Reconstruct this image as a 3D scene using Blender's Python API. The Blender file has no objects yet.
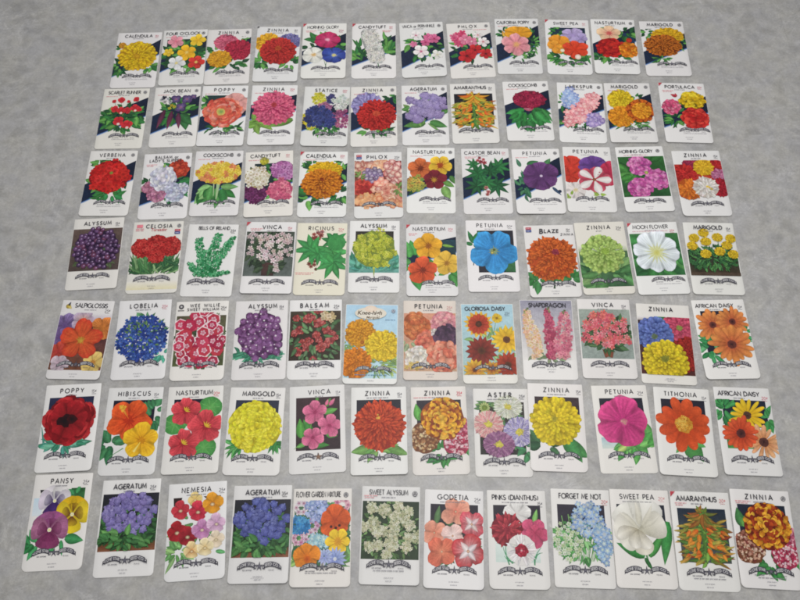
import bpy, math, random
from mathutils import Matrix, Vector, noise
R = math.radians
sc = bpy.context.scene
COL = sc.collection

# ------------------------------------------------------------------ camera
FPX, TILT, ROLL, CAMH, Y0 = 750.0, 0.42273, 0.01464, 1.0845, 0.5633
cam = bpy.data.cameras.new('camera')
cam.sensor_width = 36.0
cam.lens = FPX / 800.0 * 36.0
cam.clip_start = 0.05
cam.clip_end = 100.0
camo = bpy.data.objects.new('camera', cam)
COL.objects.link(camo)
_r, _u = Vector((1, 0, 0)), Vector((0, math.cos(TILT), math.sin(TILT)))
_f = Vector((0, math.sin(TILT), -math.cos(TILT)))
_c, _s = math.cos(ROLL), math.sin(ROLL)
_cx = _c * _r - _s * _u
_cy = _s * _r + _c * _u
_m = Matrix((_cx, _cy, -_f)).transposed().to_4x4()
_m.translation = Vector((0, -Y0, CAMH))
camo.matrix_world = _m
sc.camera = camo

# ------------------------------------------------------------------ light
w = bpy.data.worlds.new('World')
sc.world = w
w.use_nodes = True
bg = w.node_tree.nodes['Background']
bg.inputs['Color'].default_value = (0.96, 0.97, 1.0, 1)
bg.inputs['Strength'].default_value = 0.34


def area(name, loc, target, sx, sy, watts, col):
    l = bpy.data.lights.new(name, 'AREA')
    l.shape = 'RECTANGLE'
    l.size, l.size_y, l.energy, l.color = sx, sy, watts, col
    o = bpy.data.objects.new(name, l)
    o.location = loc
    o.rotation_euler = (Vector(target) - Vector(loc)).to_track_quat('-Z', 'Y').to_euler()
    COL.objects.link(o)
    return o


area('added_key_light', (0.10, -0.02, 1.30), (0.08, -0.02, 0.0), 0.9, 0.8, 12.9, (1.0, 0.985, 0.965))  # added key lamp, no real fixture; hung low so brightness falls off outwards
area('window_light', (-0.3, 2.4, 2.0), (0.0, 0.0, 0.0), 2.0, 1.2, 8, (0.97, 0.985, 1.0))
sc.view_settings.view_transform = 'Standard'
sc.view_settings.look = 'None'
sc.view_settings.exposure = 0.0
sc.view_settings.gamma = 1.0
sc.cycles.filter_width = 1.85            # a small compact camera: slightly soft


# ------------------------------------------------------------------ colour
def lin(h):
    out = []
    for i in (0, 2, 4):
        v = int(h[i:i + 2], 16) / 255.0
        out.append(v / 12.92 if v <= 0.04045 else ((v + 0.055) / 1.055) ** 2.4)
    return tuple(out)


def mixc(a, b, t):
    return tuple(a[i] + (b[i] - a[i]) * t for i in range(3))


def mulc(a, k):
    return tuple(min(1.0, v * k) for v in a)


def L(c):
    return lin(c) if isinstance(c, str) else c


# ------------------------------------------------------------------ materials
def nodes(name):
    m = bpy.data.materials.new(name)
    m.use_nodes = True
    nt = m.node_tree
    return m, nt, nt.nodes['Principled BSDF']


def paper_material(name, lo, hi, lo2, hi2, sc2, rough):
    """Printed, slightly glossy packet paper: the printed colour is the mesh's own colour attribute."""
    m, nt, b = nodes(name)
    at = nt.nodes.new('ShaderNodeAttribute')
    at.attribute_name = 'print'
    tc = nt.nodes.new('ShaderNodeTexCoord')
    n1 = nt.nodes.new('ShaderNodeTexNoise')
    n1.inputs['Scale'].default_value = 520
    n1.inputs['Detail'].default_value = 3
    r1 = nt.nodes.new('ShaderNodeMapRange')
    r1.inputs['From Min'].default_value = 0.3
    r1.inputs['From Max'].default_value = 0.7
    r1.inputs['To Min'].default_value = lo
    r1.inputs['To Max'].default_value = hi
    n2 = nt.nodes.new('ShaderNodeTexNoise')
    n2.inputs['Scale'].default_value = sc2
    n2.inputs['Detail'].default_value = 4
    r2 = nt.nodes.new('ShaderNodeMapRange')
    r2.inputs['From Min'].default_value = 0.3
    r2.inputs['From Max'].default_value = 0.7
    r2.inputs['To Min'].default_value = lo2
    r2.inputs['To Max'].default_value = hi2
    mu = nt.nodes.new('ShaderNodeMath')
    mu.operation = 'MULTIPLY'
    mx = nt.nodes.new('ShaderNodeVectorMath')
    mx.operation = 'SCALE'
    k = nt.links.new
    k(tc.outputs['Object'], n1.inputs['Vector'])
    k(tc.outputs['Object'], n2.inputs['Vector'])
    k(n1.outputs['Fac'], r1.inputs['Value'])
    k(n2.outputs['Fac'], r2.inputs['Value'])
    k(r1.outputs['Result'], mu.inputs[0])
    k(r2.outputs['Result'], mu.inputs[1])
    k(at.outputs['Color'], mx.inputs[0])
    bw = nt.nodes.new('ShaderNodeRGBToBW')          # thin ink on pale areas shows less mottling
    k(at.outputs['Color'], bw.inputs['Color'])
    rb = nt.nodes.new('ShaderNodeMapRange')
    rb.inputs['From Min'].default_value = 0.25
    rb.inputs['From Max'].default_value = 0.68
    rb.inputs['To Min'].default_value = 0.0
    rb.inputs['To Max'].default_value = 0.88
    k(bw.outputs['Val'], rb.inputs['Value'])
    fx = nt.nodes.new('ShaderNodeMix')
    k(rb.outputs['Result'], fx.inputs['Factor'])
    k(mu.outputs['Value'], fx.inputs['A'])
    fx.inputs['B'].default_value = 1.0
    k(fx.outputs['Result'], mx.inputs['Scale'])
    k(mx.outputs['Vector'], b.inputs['Base Color'])
    b.inputs['Roughness'].default_value = rough
    b.inputs['Specular IOR Level'].default_value = 0.22
    return m


def floor_material():
    m, nt, b = nodes('grey_vinyl_tile')
    k = nt.links.new
    N = nt.nodes.new
    tc = N('ShaderNodeTexCoord')
    mp = N('ShaderNodeMapping')
    mp.inputs['Rotation'].default_value = (0, 0, R(-1.5))
    k(tc.outputs['Object'], mp.inputs['Vector'])
    V = mp.outputs['Vector']

    def nz(scale, detail, rough=0.6, dist=0.0, vec=V):
        n = N('ShaderNodeTexNoise')
        n.inputs['Scale'].default_value = scale
        n.inputs['Detail'].default_value = detail
        n.inputs['Roughness'].default_value = rough
        n.inputs['Distortion'].default_value = dist
        k(vec, n.inputs['Vector'])
        return n.outputs['Fac']

    def mr(src, a, b_, c, d):
        n = N('ShaderNodeMapRange')
        for nm, v in (('From Min', a), ('From Max', b_), ('To Min', c), ('To Max', d)):
            n.inputs[nm].default_value = v
        k(src, n.inputs['Value'])
        return n.outputs['Result']

    def op(o, a, b_):
        n = N('ShaderNodeMath')
        n.operation = o
        for i, x in enumerate((a, b_)):
            if isinstance(x, (int, float)):
                n.inputs[i].default_value = x
            else:
                k(x, n.inputs[i])
        return n.outputs['Value']
    cloud = nz(3.2, 6, 0.62, 0.8)
    mott = nz(17, 8, 0.7, 1.2)
    grain = nz(260, 4, 0.7)
    vein = nz(9.5, 7, 0.68, 1.3)
    vl = op('ABSOLUTE', op('SUBTRACT', vein, 0.5), 0)
    vm = op('MULTIPLY', mr(vl, 0.0, 0.014, 1.0, 0.0), mr(nz(6, 3), 0.48, 0.6, 0.0, 1.0))
    val = op('MULTIPLY', mr(cloud, 0.28, 0.72, 0.975, 1.025), mr(mott, 0.28, 0.72, 0.93, 1.07))
    fine = nz(75, 7, 0.75, 0.5)
    val = op('MULTIPLY', val, mr(fine, 0.28, 0.72, 0.86, 1.14))
    val = op('MULTIPLY', val, mr(grain, 0.25, 0.75, 0.87, 1.13))
    val = op('ADD', val, op('MULTIPLY', vm, 0.24))
    rg = N('ShaderNodeTexNoise')
    rg.noise_type = 'RIDGED_MULTIFRACTAL'
    for nm, v in (('Scale', 30.0), ('Detail', 8.0), ('Roughness', 0.6), ('Lacunarity', 2.1), ('Offset', 0.9), ('Gain', 1.6), ('Distortion', 0.5)):
        rg.inputs[nm].default_value = v
    k(V, rg.inputs['Vector'])
    val = op('MULTIPLY', val, mr(rg.outputs['Fac'], 0.15, 0.95, 0.93, 1.11))
    mps = N('ShaderNodeMapping')
    mps.inputs['Rotation'].default_value = (0, 0, R(38))
    mps.inputs['Scale'].default_value = (1.0, 3.2, 1.0)
    k(V, mps.inputs['Vector'])
    strk = nz(11, 8, 0.74, 0.9, mps.outputs['Vector'])
    val = op('MULTIPLY', val, mr(strk, 0.3, 0.7, 0.92, 1.08))
    v2 = nz(14, 6, 0.7, 1.0, mps.outputs['Vector'])
    v2m = op('MULTIPLY', mr(op('ABSOLUTE', op('SUBTRACT', v2, 0.5), 0), 0.0, 0.013, 1.0, 0.0), mr(nz(5, 3), 0.48, 0.6, 0.0, 1.0))
    val = op('ADD', val, op('MULTIPLY', v2m, 0.20))
    # faint tile joints
    mp2 = N('ShaderNodeMapping')
    mp2.inputs['Location'].default_value = (0.085, -0.104 + 0.4145 * 20, 0)
    k(V, mp2.inputs['Vector'])
    sx = N('ShaderNodeSeparateXYZ')
    k(mp2.outputs['Vector'], sx.inputs['Vector'])
    jy = op('ABSOLUTE', op('SUBTRACT', op('FRACT', op('DIVIDE', sx.outputs['Y'], 0.4145), 0), 0.5), 0)
    row = op('FLOOR', op('DIVIDE', sx.outputs['Y'], 0.4145), 0)
    xx = op('ADD', op('DIVIDE', sx.outputs['X'], 0.829), op('MULTIPLY', row, 0.5))
    jx = op('ABSOLUTE', op('SUBTRACT', op('FRACT', op('ADD', xx, 40), 0), 0.5), 0)
    jm = op('MAXIMUM', mr(jy, 0.4968, 0.4985, 0, 1), mr(jx, 0.4984, 0.4992, 0, 1))
    val = op('MULTIPLY', val, op('SUBTRACT', 1.0, op('MULTIPLY', jm, mr(cloud, 0.4, 0.62, 0.0, 0.10))))
    tint = N('ShaderNodeMix')
    tint.data_type = 'RGBA'
    tint.inputs['A'].default_value = (*lin(FLOOR_A), 1)
    tint.inputs['B'].default_value = (*lin(FLOOR_B), 1)
    k(mr(nz(22, 5, 0.65), 0.36, 0.64, 0, 1), tint.inputs['Factor'])
    sc_ = N('ShaderNodeVectorMath')
    sc_.operation = 'SCALE'
    k(tint.outputs['Result'], sc_.inputs[0])
    k(val, sc_.inputs['Scale'])
    k(sc_.outputs['Vector'], b.inputs['Base Color'])
    k(mr(fine, 0.3, 0.7, 0.34, 0.48), b.inputs['Roughness'])
    b.inputs['Specular IOR Level'].default_value = 0.35
    bp = N('ShaderNodeBump')
    bp.inputs['Strength'].default_value = 0.06
    bp.inputs['Distance'].default_value = 0.002
    k(op('SUBTRACT', op('MULTIPLY', mott, 1.0), jm), bp.inputs['Height'])
    k(bp.outputs['Normal'], b.inputs['Normal'])
    return m


FLOOR_A, FLOOR_B = 'a2a09b', '9e9d9d'
INK_GAIN = 1.02
M_PAPER = paper_material('packet_paper', 0.98, 1.012, 0.955, 1.025, 34, 0.42)
M_INK = paper_material('printing_ink', 0.84 * INK_GAIN, 1.13 * INK_GAIN, 0.84, 1.16, 150, 0.45)
M_FLOOR = floor_material()

# ------------------------------------------------------------------ floor
fm = bpy.data.meshes.new('floor')
_n = 12
fv = [(-6 + 12 * i / _n, -6 + 12 * j / _n, 0) for j in range(_n + 1) for i in range(_n + 1)]
ff = [(j * (_n + 1) + i, j * (_n + 1) + i + 1, (j + 1) * (_n + 1) + i + 1, (j + 1) * (_n + 1) + i)
      for j in range(_n) for i in range(_n)]
fm.from_pydata(fv, [], ff)
fm.materials.append(M_FLOOR)
fo = bpy.data.objects.new('floor', fm)
fo['kind'] = 'structure'
COL.objects.link(fo)

# ------------------------------------------------------------------ letters
_fc = bpy.data.curves.new('lettering_source', 'FONT')
_fo = bpy.data.objects.new('lettering_source', _fc)
COL.objects.link(_fo)
_GL = {}


def glyph(ch, bold):
    key = (ch, bold)
    if key not in _GL:
        _fc.body = ch
        _fc.size = 1.0
        _fc.offset = bold
        _fc.resolution_u = 3
        dg = bpy.context.evaluated_depsgraph_get()
        dg.update()
        me = bpy.data.meshes.new_from_object(_fo.evaluated_get(dg))
        v = [(p.co.x, p.co.y) for p in me.vertices]
        f = [tuple(p.vertices) for p in me.polygons]
        bpy.data.meshes.remove(me)
        _GL[key] = (v, f)
    return _GL[key]


CAP = 0.73          # cap height of the built-in font at size 1, corrected below
_v, _ = glyph('H', 0.0)
CAP = max(p[1] for p in _v) - min(p[1] for p in _v)


def line_of(text, bold=0.0, gap=0.16):
    """One line of lettering, cap height 1, starting at x=0: verts, faces, width."""
    V, F, x = [], [], 0.0
    for ch in text:
        if ch == ' ':
            x += 0.42
            continue
        v, f = glyph(ch, bold)
        if not v:
            continue
        x0 = min(p[0] for p in v)
        x1 = max(p[0] for p in v)
        b = len(V)
        V += [(x + (p[0] - x0) / CAP, p[1] / CAP) for p in v]
        F += [tuple(i + b for i in q) for q in f]
        x += (x1 - x0) / CAP + gap
    return V, F, max(0.01, x - gap)


# geometric capitals drawn as pen strokes (cap height 1)
def _arc(cx, cy, rx, ry, a0, a1, n=12):
    return [(cx + rx * math.cos(R(a0 + (a1 - a0) * i / n)), cy + ry * math.sin(R(a0 + (a1 - a0) * i / n))) for i in range(n + 1)]


_S = _arc(.26, .75, .23, .25, 25, 270, 9) + _arc(.26, .25, .26, .25, 90, -155, 9)[1:]
STROKES = {
    'A': (.82, [[(0, 0), (.41, 1), (.82, 0)], [(.15, .32), (.67, .32)]]),
    'B': (.55, [[(0, 0), (0, 1), (.26, 1)] + _arc(.26, .765, .235, .235, 90, -90, 7) + [(0, .53)], [(.2, .53), (.28, .53)] + _arc(.28, .265, .265, .265, 90, -90, 7) + [(0, 0)]]),
    'C': (.82, [_arc(.5, .5, .5, .5, 48, 312, 16)]),
    'D': (.74, [[(0, 0), (0, 1), (.24, 1)] + _arc(.24, .5, .5, .5, 90, -90, 10) + [(0, 0)]]),
    'E': (.48, [[(.48, 1), (0, 1), (0, 0), (.48, 0)], [(.03, .53), (.44, .53)]]),
    'F': (.46, [[(.46, 1), (0, 1), (0, 0)], [(.03, .53), (.42, .53)]]),
    'G': (.98, [_arc(.5, .5, .5, .5, 46, 352, 18) + [(.98, .47), (.56, .47)]]),
    'H': (.64, [[(0, 0), (0, 1)], [(.64, 0), (.64, 1)], [(.05, .52), (.59, .52)]]),
    'I': (.02, [[(.01, 0), (.01, 1)]]),
    'J': (.34, [[(.34, 1), (.34, .2)] + _arc(.17, .17, .17, .17, 0, -150, 6)]),
    'K': (.60, [[(0, 0), (0, 1)], [(.56, 1), (.05, .48)], [(.17, .56), (.60, 0)]]),
    'L': (.42, [[(0, 1), (0, 0), (.42, 0)]]),
    'M': (.90, [[(0, 0), (.12, 1), (.45, .18), (.78, 1), (.90, 0)]]),
    'N': (.68, [[(0, 0), (0, 1), (.68, 0), (.68, 1)]]),
    'O': (1.0, [_arc(.5, .5, .5, .5, 90, 450, 22)]),
    'P': (.54, [[(0, 0), (0, 1), (.27, 1)] + _arc(.27, .74, .26, .26, 90, -90, 7) + [(.03, .48)]]),
    'R': (.56, [[(0, 0), (0, 1), (.27, 1)] + _arc(.27, .75, .25, .25, 90, -90, 7) + [(.03, .5)], [(.22, .46), (.56, 0)]]),
    'S': (.52, [_S]),
    'T': (.56, [[(0, 1), (.56, 1)], [(.28, .94), (.28, 0)]]),
    'U': (.62, [[(0, 1), (0, .31)] + _arc(.31, .31, .31, .31, 180, 360, 8) + [(.62, 1)]]),
    'V': (.78, [[(0, 1), (.39, 0), (.78, 1)]]),
    'W': (1.14, [[(0, 1), (.28, 0), (.57, .86), (.86, 0), (1.14, 1)]]),
    'X': (.66, [[(0, 0), (.66, 1)], [(0, 1), (.27, .59)], [(.39, .41), (.66, 0)]]),
    'Y': (.68, [[(0, 1), (.34, .46), (.68, 1)], [(.34, .40), (.34, 0)]]),
    'Z': (.60, [[(0, 1), (.60, 1), (0, 0), (.60, 0)]]),
    "'": (.06, [[(.05, 1), (.02, .74)]]),
    '.': (.05, [[(.025, 0), (.025, .09)]]),
    '-': (.26, [[(0, .45), (.26, .45)]]),
    '(': (.22, [_arc(.5, .45, .5, .68, 140, 220, 7)]),
    ')': (.22, [_arc(-.28, .45, .5, .68, 40, -40, 7)]),
    '0': (.56, [_arc(.28, .5, .28, .5, 90, 450, 14)]),
    '1': (.14, [[(0, .8), (.14, 1), (.14, 0)]]),
    '2': (.52, [_arc(.25, .73, .25, .27, 165, -30, 8) + [(0, 0), (.52, 0)]]),
    '3': (.50, [_arc(.24, .75, .22, .25, 150, -80, 8), _arc(.23, .27, .27, .27, 85, -150, 8)]),
    '5': (.50, [[(.46, 1), (.12, 1), (.06, .55)] + _arc(.22, .31, .28, .31, 110, -145, 9)]),
    '¢': (.42, [_arc(.24, .58, .20, .20, 45, 315, 9), [(.10, .28), (.34, .92)]]),
    'o': (.56, [_arc(.28, .30, .28, .30, 90, 450, 14)]),
    'r': (.30, [[(0, 0), (0, .6)], [(.04, .42), (.14, .58), (.30, .58)]]),
}


def pen_line(text, width=None, th=0.13, gap=0.22):
    """Lettering of cap height 1: a list of stroke strips, each (verts, faces); and the width it fills."""
    ws = [STROKES[c][0] if c in STROKES else 0.34 for c in text]
    tot = sum(ws)
    n = max(1, len(text) - 1)
    kx = 1.0
    if width:
        gap = (width - tot) / n
        if gap > 0.62:
            kx = width / (tot + 0.62 * n)
            gap = 0.62 * kx
        elif gap < 0.17:
            kx = width / (tot + 0.17 * n)
            gap = 0.17 * kx
    out, x = [], 0.0
    for c, w_ in zip(text, ws):
        for ln in STROKES.get(c, (0, []))[1]:
            P = [(x + p[0] * kx, p[1]) for p in ln]
            closed = math.hypot(P[0][0] - P[-1][0], P[0][1] - P[-1][1]) < 1e-6
            V = []
            m = len(P)
            t_ = th * max(0.62, min(1.0, kx))
            for i in range(m):
                a = P[i - 1] if i > 0 else (P[-2] if closed else None)
                b = P[i + 1] if i < m - 1 else (P[1] if closed else None)
                d0 = Vector((P[i][0] - a[0], P[i][1] - a[1])).normalized() if a else None
                d1 = Vector((b[0] - P[i][0], b[1] - P[i][1])).normalized() if b else None
                d0 = d0 or d1
                d1 = d1 or d0
                n0, n1 = Vector((-d0.y, d0.x)), Vector((-d1.y, d1.x))
                q = n0 + n1
                q = q.normalized() if q.length > 1e-4 else n0
                k = t_ / 2 / max(0.45, q.dot(n0))
                V += [(P[i][0] + q.x * k, P[i][1] + q.y * k), (P[i][0] - q.x * k, P[i][1] - q.y * k)]
            out.append((V, [(2 * i, 2 * i + 1, 2 * i + 3, 2 * i + 2) for i in range(m - 1)]))
        x += w_ * kx + gap
    return out, max(0.01, x - gap)


# ------------------------------------------------------------------ packet art
PW, PH = 0.0825, 0.1315
SX, SY = PW / 100.0, PH / 160.0
EPS = 4.5e-6
THICK = 0.0011
INK = '35333a'
G1, G2, G3 = '2f6b35', '1f4a2c', '5c9448'      # leaf greens
NAVY = '16233c'


def _greens(fn):
    def run(s, *a, **k):
        old, s.green, cl = s.green, True, s.clip
        s.clip = (cl[0], max(cl[1], 23.0), cl[2], cl[3])
        fn(s, *a, **k)
        s.green, s.clip = old, cl
    return run


class Art:
    def __init__(s, seed):
        s.r = random.Random(seed)
        s.parts = []
        s.layer = 4
        s.green, s.pic, s.fol = False, None, None
        s.clip = (0.5, 0.6, 99.5, 158.5)
        r = s.r
        s.bulge = r.uniform(0.0002, 0.0007)
        s.lift = min(0.0028, max(0.0, r.gauss(0.0009, 0.0010)))
        s.liftx = r.uniform(-1, 1)
        s.rc = r.uniform(5.2, 9.0)
        s.curl = min(0.0018, max(0.0, r.gauss(0.0, 0.0008)))

    # --- paper surface
    def bend(s, x, y):
        u, v = x / 50.0 - 1.0, y / 160.0
        z = s.bulge * (1 - u * u) * math.sin(math.pi * min(1, max(0, v))) ** 0.7
        q = max(0.0, (v - 0.55) / 0.45)
        z += s.lift * q * q * (1 + 0.5 * s.liftx * u)
        q = max(0.0, (0.3 - v) / 0.3)
        z += s.curl * q * q
        return z

    def part(s, name, parent=None):
        s.parts.append(dict(name=name, parent=parent, V=[], C=[], F=[]))
        s.cur = s.parts[-1]
        return len(s.parts) - 1

    def flower(s):
        return s.part('blossom', s.pic)

    def back(s, i):
        s.cur = s.parts[i]

    def add(s, pts, cols, faces, dl=1.0):
        s.layer += dl
        z0 = s.layer * EPS + THICK
        p = s.cur
        if s.green and s.pic is not None and p is s.parts[s.pic]:
            if s.fol is None:
                s.parts.append(dict(name='foliage', parent=s.pic, V=[], C=[], F=[]))
                s.fol = len(s.parts) - 1
            p = s.parts[s.fol]
        b = len(p['V'])
        x0, y0, x1, y1 = s.clip
        for (x, y) in pts:
            x = min(x1, max(x0, x))
            y = min(y1, max(y0, y))
            p['V'].append(((x - 50) * SX, (80 - y) * SY, z0 + s.bend(x, y)))
        p['C'] += cols
        p['F'] += [tuple(i + b for i in f) for f in faces]

    # --- primitives (x 0..100 across, y 0..160 down)
    def grid(s, f, nx, ny, cf):
        P, Cc, F = [], [], []
        for j in range(ny + 1):
            for i in range(nx + 1):
                a, b = i / nx, j / ny
                P.append(f(a, b))
                Cc.append(cf(a, b))
        for j in range(ny):
            for i in range(nx):
                q = j * (nx + 1) + i
                F.append((q, q + 1, q + nx + 2, q + nx + 1))
        s.add(P, Cc, F)

    def rect(s, x0, y0, x1, y1, c0, c1=None, mott=0.0, sc_=0.08):
        c0 = L(c0)
        c1 = L(c1) if c1 else c0
        sd = s.r.uniform(0, 50)

        def cf(a, b):
            c = mixc(c0, c1, b)
            if mott:
                k = noise.noise(Vector(((x0 + a * (x1 - x0)) * sc_, (y0 + b * (y1 - y0)) * sc_, sd)))
                c = mulc(c, 1 + mott * k)
            return c
        nx, ny = max(2, int((x1 - x0) / 4)), max(2, int((y1 - y0) / 4))
        s.grid(lambda a, b: (x0 + a * (x1 - x0), y0 + b * (y1 - y0)), nx, ny, cf)

    def band(s, l0, l1, r0, r1, c=NAVY, c2='121c30', edge='3a68a4'):
        c, c2, e = L(c), L(c2), L(edge)
        l0, r0, l1, r1 = l0 - 7, r0 - 5, l1 + 3, r1 + 4
        s.grid(lambda a, b: (0.5 + 99 * a, l0 + (r0 - l0) * a + b * (l1 - l0 + (r1 - r0 - l1 + l0) * a)), 16, 8,
               lambda a, b: mixc(c, c2, a))
        s.grid(lambda a, b: (0.5 + 99 * a, l1 + (r1 - l1) * a - 2.2 + b * 4.4), 16, 3,
               lambda a, b: (mixc(c, e, 0.35), e, mixc(e, (0.55, 0.62, 0.72), 0.5), (0.62, 0.66, 0.7))[min(3, round(b * 3))])

    def poly(s, pts, cc, ce, cm=None, ctr=None, mid=0.6, dl=1.0):
        n = len(pts)
        if ctr is None:
            ctr = (sum(p[0] for p in pts) / n, sum(p[1] for p in pts) / n)
        cc = L(cc)
        ce = L(ce)
        cm = L(cm) if cm else mixc(cc, ce, mid)
        P = [ctr] + [(ctr[0] + (p[0] - ctr[0]) * mid, ctr[1] + (p[1] - ctr[1]) * mid) for p in pts] + list(pts)
        Cc = [cc] + [cm] * n + [ce] * n
        F = []
        for i in range(n):
            j = (i + 1) % n
            F.append((0, 1 + i, 1 + j))
            F.append((1 + i, 1 + n + i, 1 + n + j, 1 + j))
        s.add(P, Cc, F, dl)

    def disc(s, x, y, r, cc, ce, n=16, sy=1.0, rag=0.0, ph=0.0, cm=None, dl=1.0):
        pts = []
        for i in range(n):
            a = 2 * math.pi * i / n + ph
            k = r * (1 + (s.r.uniform(-rag, rag) if rag else 0))
            pts.append((x + k * math.cos(a), y + k * math.sin(a) * sy))
        s.poly(pts, cc, ce, cm, dl=dl)

    def petal(s, x, y, ang, r0, r1, w, cb, ct, shape='r', sy=1.0, dl=1.0, vein=None, n=6, edge=0.76, wav=0.0, bow=0.0):
        ca, sa = math.cos(ang), math.sin(ang)
        cb, ct = L(cb), L(ct)
        P, Cc, F = [], [], []
        if shape in 'rb':
            ts = (0, .25, .5, .68, .82, .92, .98, 1) if n > 5 else (0, .4, .7, .88, .97, 1)
        else:
            ts = [i / n for i in range(n + 1)]
        n = len(ts) - 1
        for i, t in enumerate(ts):
            if shape == 'r':
                hw = w * (0.25 + 0.75 * math.sin(math.pi * 0.5 * min(1, t / 0.68)))
                if t > 0.68:
                    hw *= math.sqrt(max(0.0, 1 - ((t - 0.68) / 0.32) ** 2))
            elif shape == 'b':      # broad lobe
                hw = w * (0.12 + 0.88 * math.sin(math.pi * 0.5 * min(1, t / 0.7)) ** 1.1)
                if t > 0.62:
                    hw *= max(0.0, 1 - ((t - 0.62) / 0.38) ** 2.6) ** 0.5
            elif shape == 's':      # square-tipped
                hw = w * (0.3 + 0.7 * t)
            else:                   # pointed
                hw = w * (math.sin(math.pi * min(1.0, 0.08 + 0.92 * t ** 0.85)) ** 0.9 * (1 - 0.28 * t) * 1.12 + 0.03 * (1 - t))
            rr = r0 + (r1 - r0) * t
            c = mixc(cb, ct, t)
            off = bow * math.sin(math.pi * t) + (s.r.uniform(-wav, wav) if wav else 0)
            for q, kk in ((-1, edge), (0, 1.04), (1, edge * 0.95)):
                rad = rr
                hx = q * hw + off
                if wav and q:
                    hx *= 1 + s.r.uniform(-wav, wav)
                px, py = rad * ca - hx * sa, rad * sa + hx * ca
                P.append((x + px, y + py * sy))
                cv = mulc(c, kk)
                if q == 0 and vein:
                    cv = mixc(cv, L(vein), 0.55 * (1 - t))
                Cc.append(cv)
        for i in range(n):
            for q in (0, 1):
                a = i * 3 + q
                F.append((a, a + 1, a + 4, a + 3))
        s.add(P, Cc, F, dl)

    def jit(s, c, v=0.12, h=0.05):
        k = 1 + s.r.uniform(-v, v)
        return tuple(max(0.0, min(1.0, x * k * (1 + s.r.uniform(-h, h)))) for x in L(c))

    @_greens
    def leaf(s, x, y, deg, ln, w, c=G1, tip=None, bow=0.0):
        c = s.jit(c, 0.2)
        w = min(w * 0.86, ln * 0.27)
        t = L(tip) if tip else mulc(c, 1.35)
        a = R(deg)
        s.petal(x, y, a, 0, ln, w, mulc(c, .8), t, 'p', edge=s.r.uniform(.55, .72), bow=bow, vein=mulc(c, 1.8), n=8)

    @_greens
    def leaves(s, x, y, rx, ry, n, ln, w, cols=(G1, G2, G3), ctr=None):
        for i in range(int(n * 1.5)):
            a = s.r.uniform(0, 2 * math.pi)
            q = math.sqrt(s.r.random())
            px, py = x + rx * q * math.cos(a), y + ry * q * math.sin(a)
            d = math.degrees(math.atan2(py - (ctr or (x, y))[1], px - (ctr or (x, y))[0])) + s.r.uniform(-50, 50)
            s.leaf(px, py, d, ln * s.r.uniform(0.75, 1.35), w * s.r.uniform(0.75, 1.3), s.r.choice(cols), bow=s.r.uniform(-2, 2))

    @_greens
    def palmate(s, x, y, r, n, c, deg=90, spread=300, w=0.16):
        for i in range(n):
            d = deg - spread / 2 + spread * i / (n - 1)
            k = 1 - 0.3 * abs(2 * i / (n - 1) - 1)
            s.leaf(x, y, d, r * k, r * w, c)

    @_greens
    def stem(s, x0, y0, x1, y1, w, c, bow=0.0):
        d = math.atan2(y1 - y0, x1 - x0)
        ln = math.hypot(x1 - x0, y1 - y0)
        s.petal(x0, y0, d, 0, ln, w / 2, c, c, 's', bow=bow, n=6)

    def daisy(s, x, y, r, n, cb, ct, disc=None, dr=0.25, w=None, shape='r', sy=1.0, ph=None, rings=1, j=0.1, vein=None, r0=0.1, new=True, wav=0.0):
        if new:
            s.flower()
        if ph is None:
            ph = s.r.uniform(0, 6.28)
        for g in range(rings):
            rr = r * (1 - 0.22 * g)
            ww = w if w else rr * math.sin(math.pi / n) * 1.12
            for i in list(range(0, n, 2)) + list(range(1, n, 2)):
                a = ph + 2 * math.pi * (i + 0.5 * g) / n + s.r.uniform(-j, j) * 2.0 / n * 2
                k = 1 + s.r.uniform(-j, j) * 0.6
                s.petal(x, y, a, r * r0, rr * k, ww * (1 + s.r.uniform(-j, j)), s.jit(cb, 0.1), s.jit(ct, 0.10), shape, sy=sy, vein=vein, wav=wav)
        if disc:
            c0, c1 = disc
            s.disc(x, y, r * dr, c0, c1, 14, sy, 0.08)
            for i in range(10):
                a = s.r.uniform(0, 6.28)
                q = r * dr * s.r.uniform(0.2, 0.95)
                s.disc(x + q * math.cos(a), y + q * math.sin(a) * sy, r * dr * 0.16, s.jit(c0, .3), s.jit(c1, .3), 5)

    def pom(s, x, y, r, cb, ct, rows=7, n=26, sy=1.0, shape='r', cen=None, cx=0.0, cy=0.0, spiky=0.0, wf=1.0, new=True, base=None, ln=1.9, crad=0.16):
        """Double flower head: crowded petals set spirally from the rim inwards, each with a darker base."""
        if new:
            s.flower()
        cb, ct = L(cb), L(ct)
        r *= 1.04
        s.disc(x, y, r * 0.90, base or mulc(cb, .8), base or mulc(cb, .8), 26, sy, 0.04)
        N = int(rows * n * 0.62)
        for i in range(N):
            q = (1 - i / N) ** 0.5
            a = i * 2.39996 + s.r.uniform(-0.12, 0.12) * (1 + spiky)
            ox, oy = x + cx * (1 - q), y + cy * (1 - q)
            step = r / rows * (0.55 + 0.45 * q)
            ro = r * q * (1 + s.r.uniform(-0.045, 0.045) * (1 + spiky))
            if i < n:
                ro = r * (0.97 + s.r.uniform(-0.035, 0.035) * (1 + spiky))
            w = max(0.55, r * math.pi / n * (0.45 + 0.6 * q) * 0.95 * wf) * s.r.uniform(0.75, 1.2)
            k = s.r.uniform(0.80, 1.16)
            if s.r.random() < 0.12:
                k *= 0.78
            lx = 1.0 + 0.10 * (-math.cos(a) * 0.5 - math.sin(a)) * q       # the artist's modelling of the head
            s.petal(ox, oy, a + s.r.uniform(-0.10, 0.10), max(0.0, ro - step * ln * 1.25), ro, w, mulc(cb, k * .9), mulc(s.jit(ct, 0.05), min(1.2, k * lx)), shape, sy=sy, n=4, dl=0.5, edge=0.68)
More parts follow.
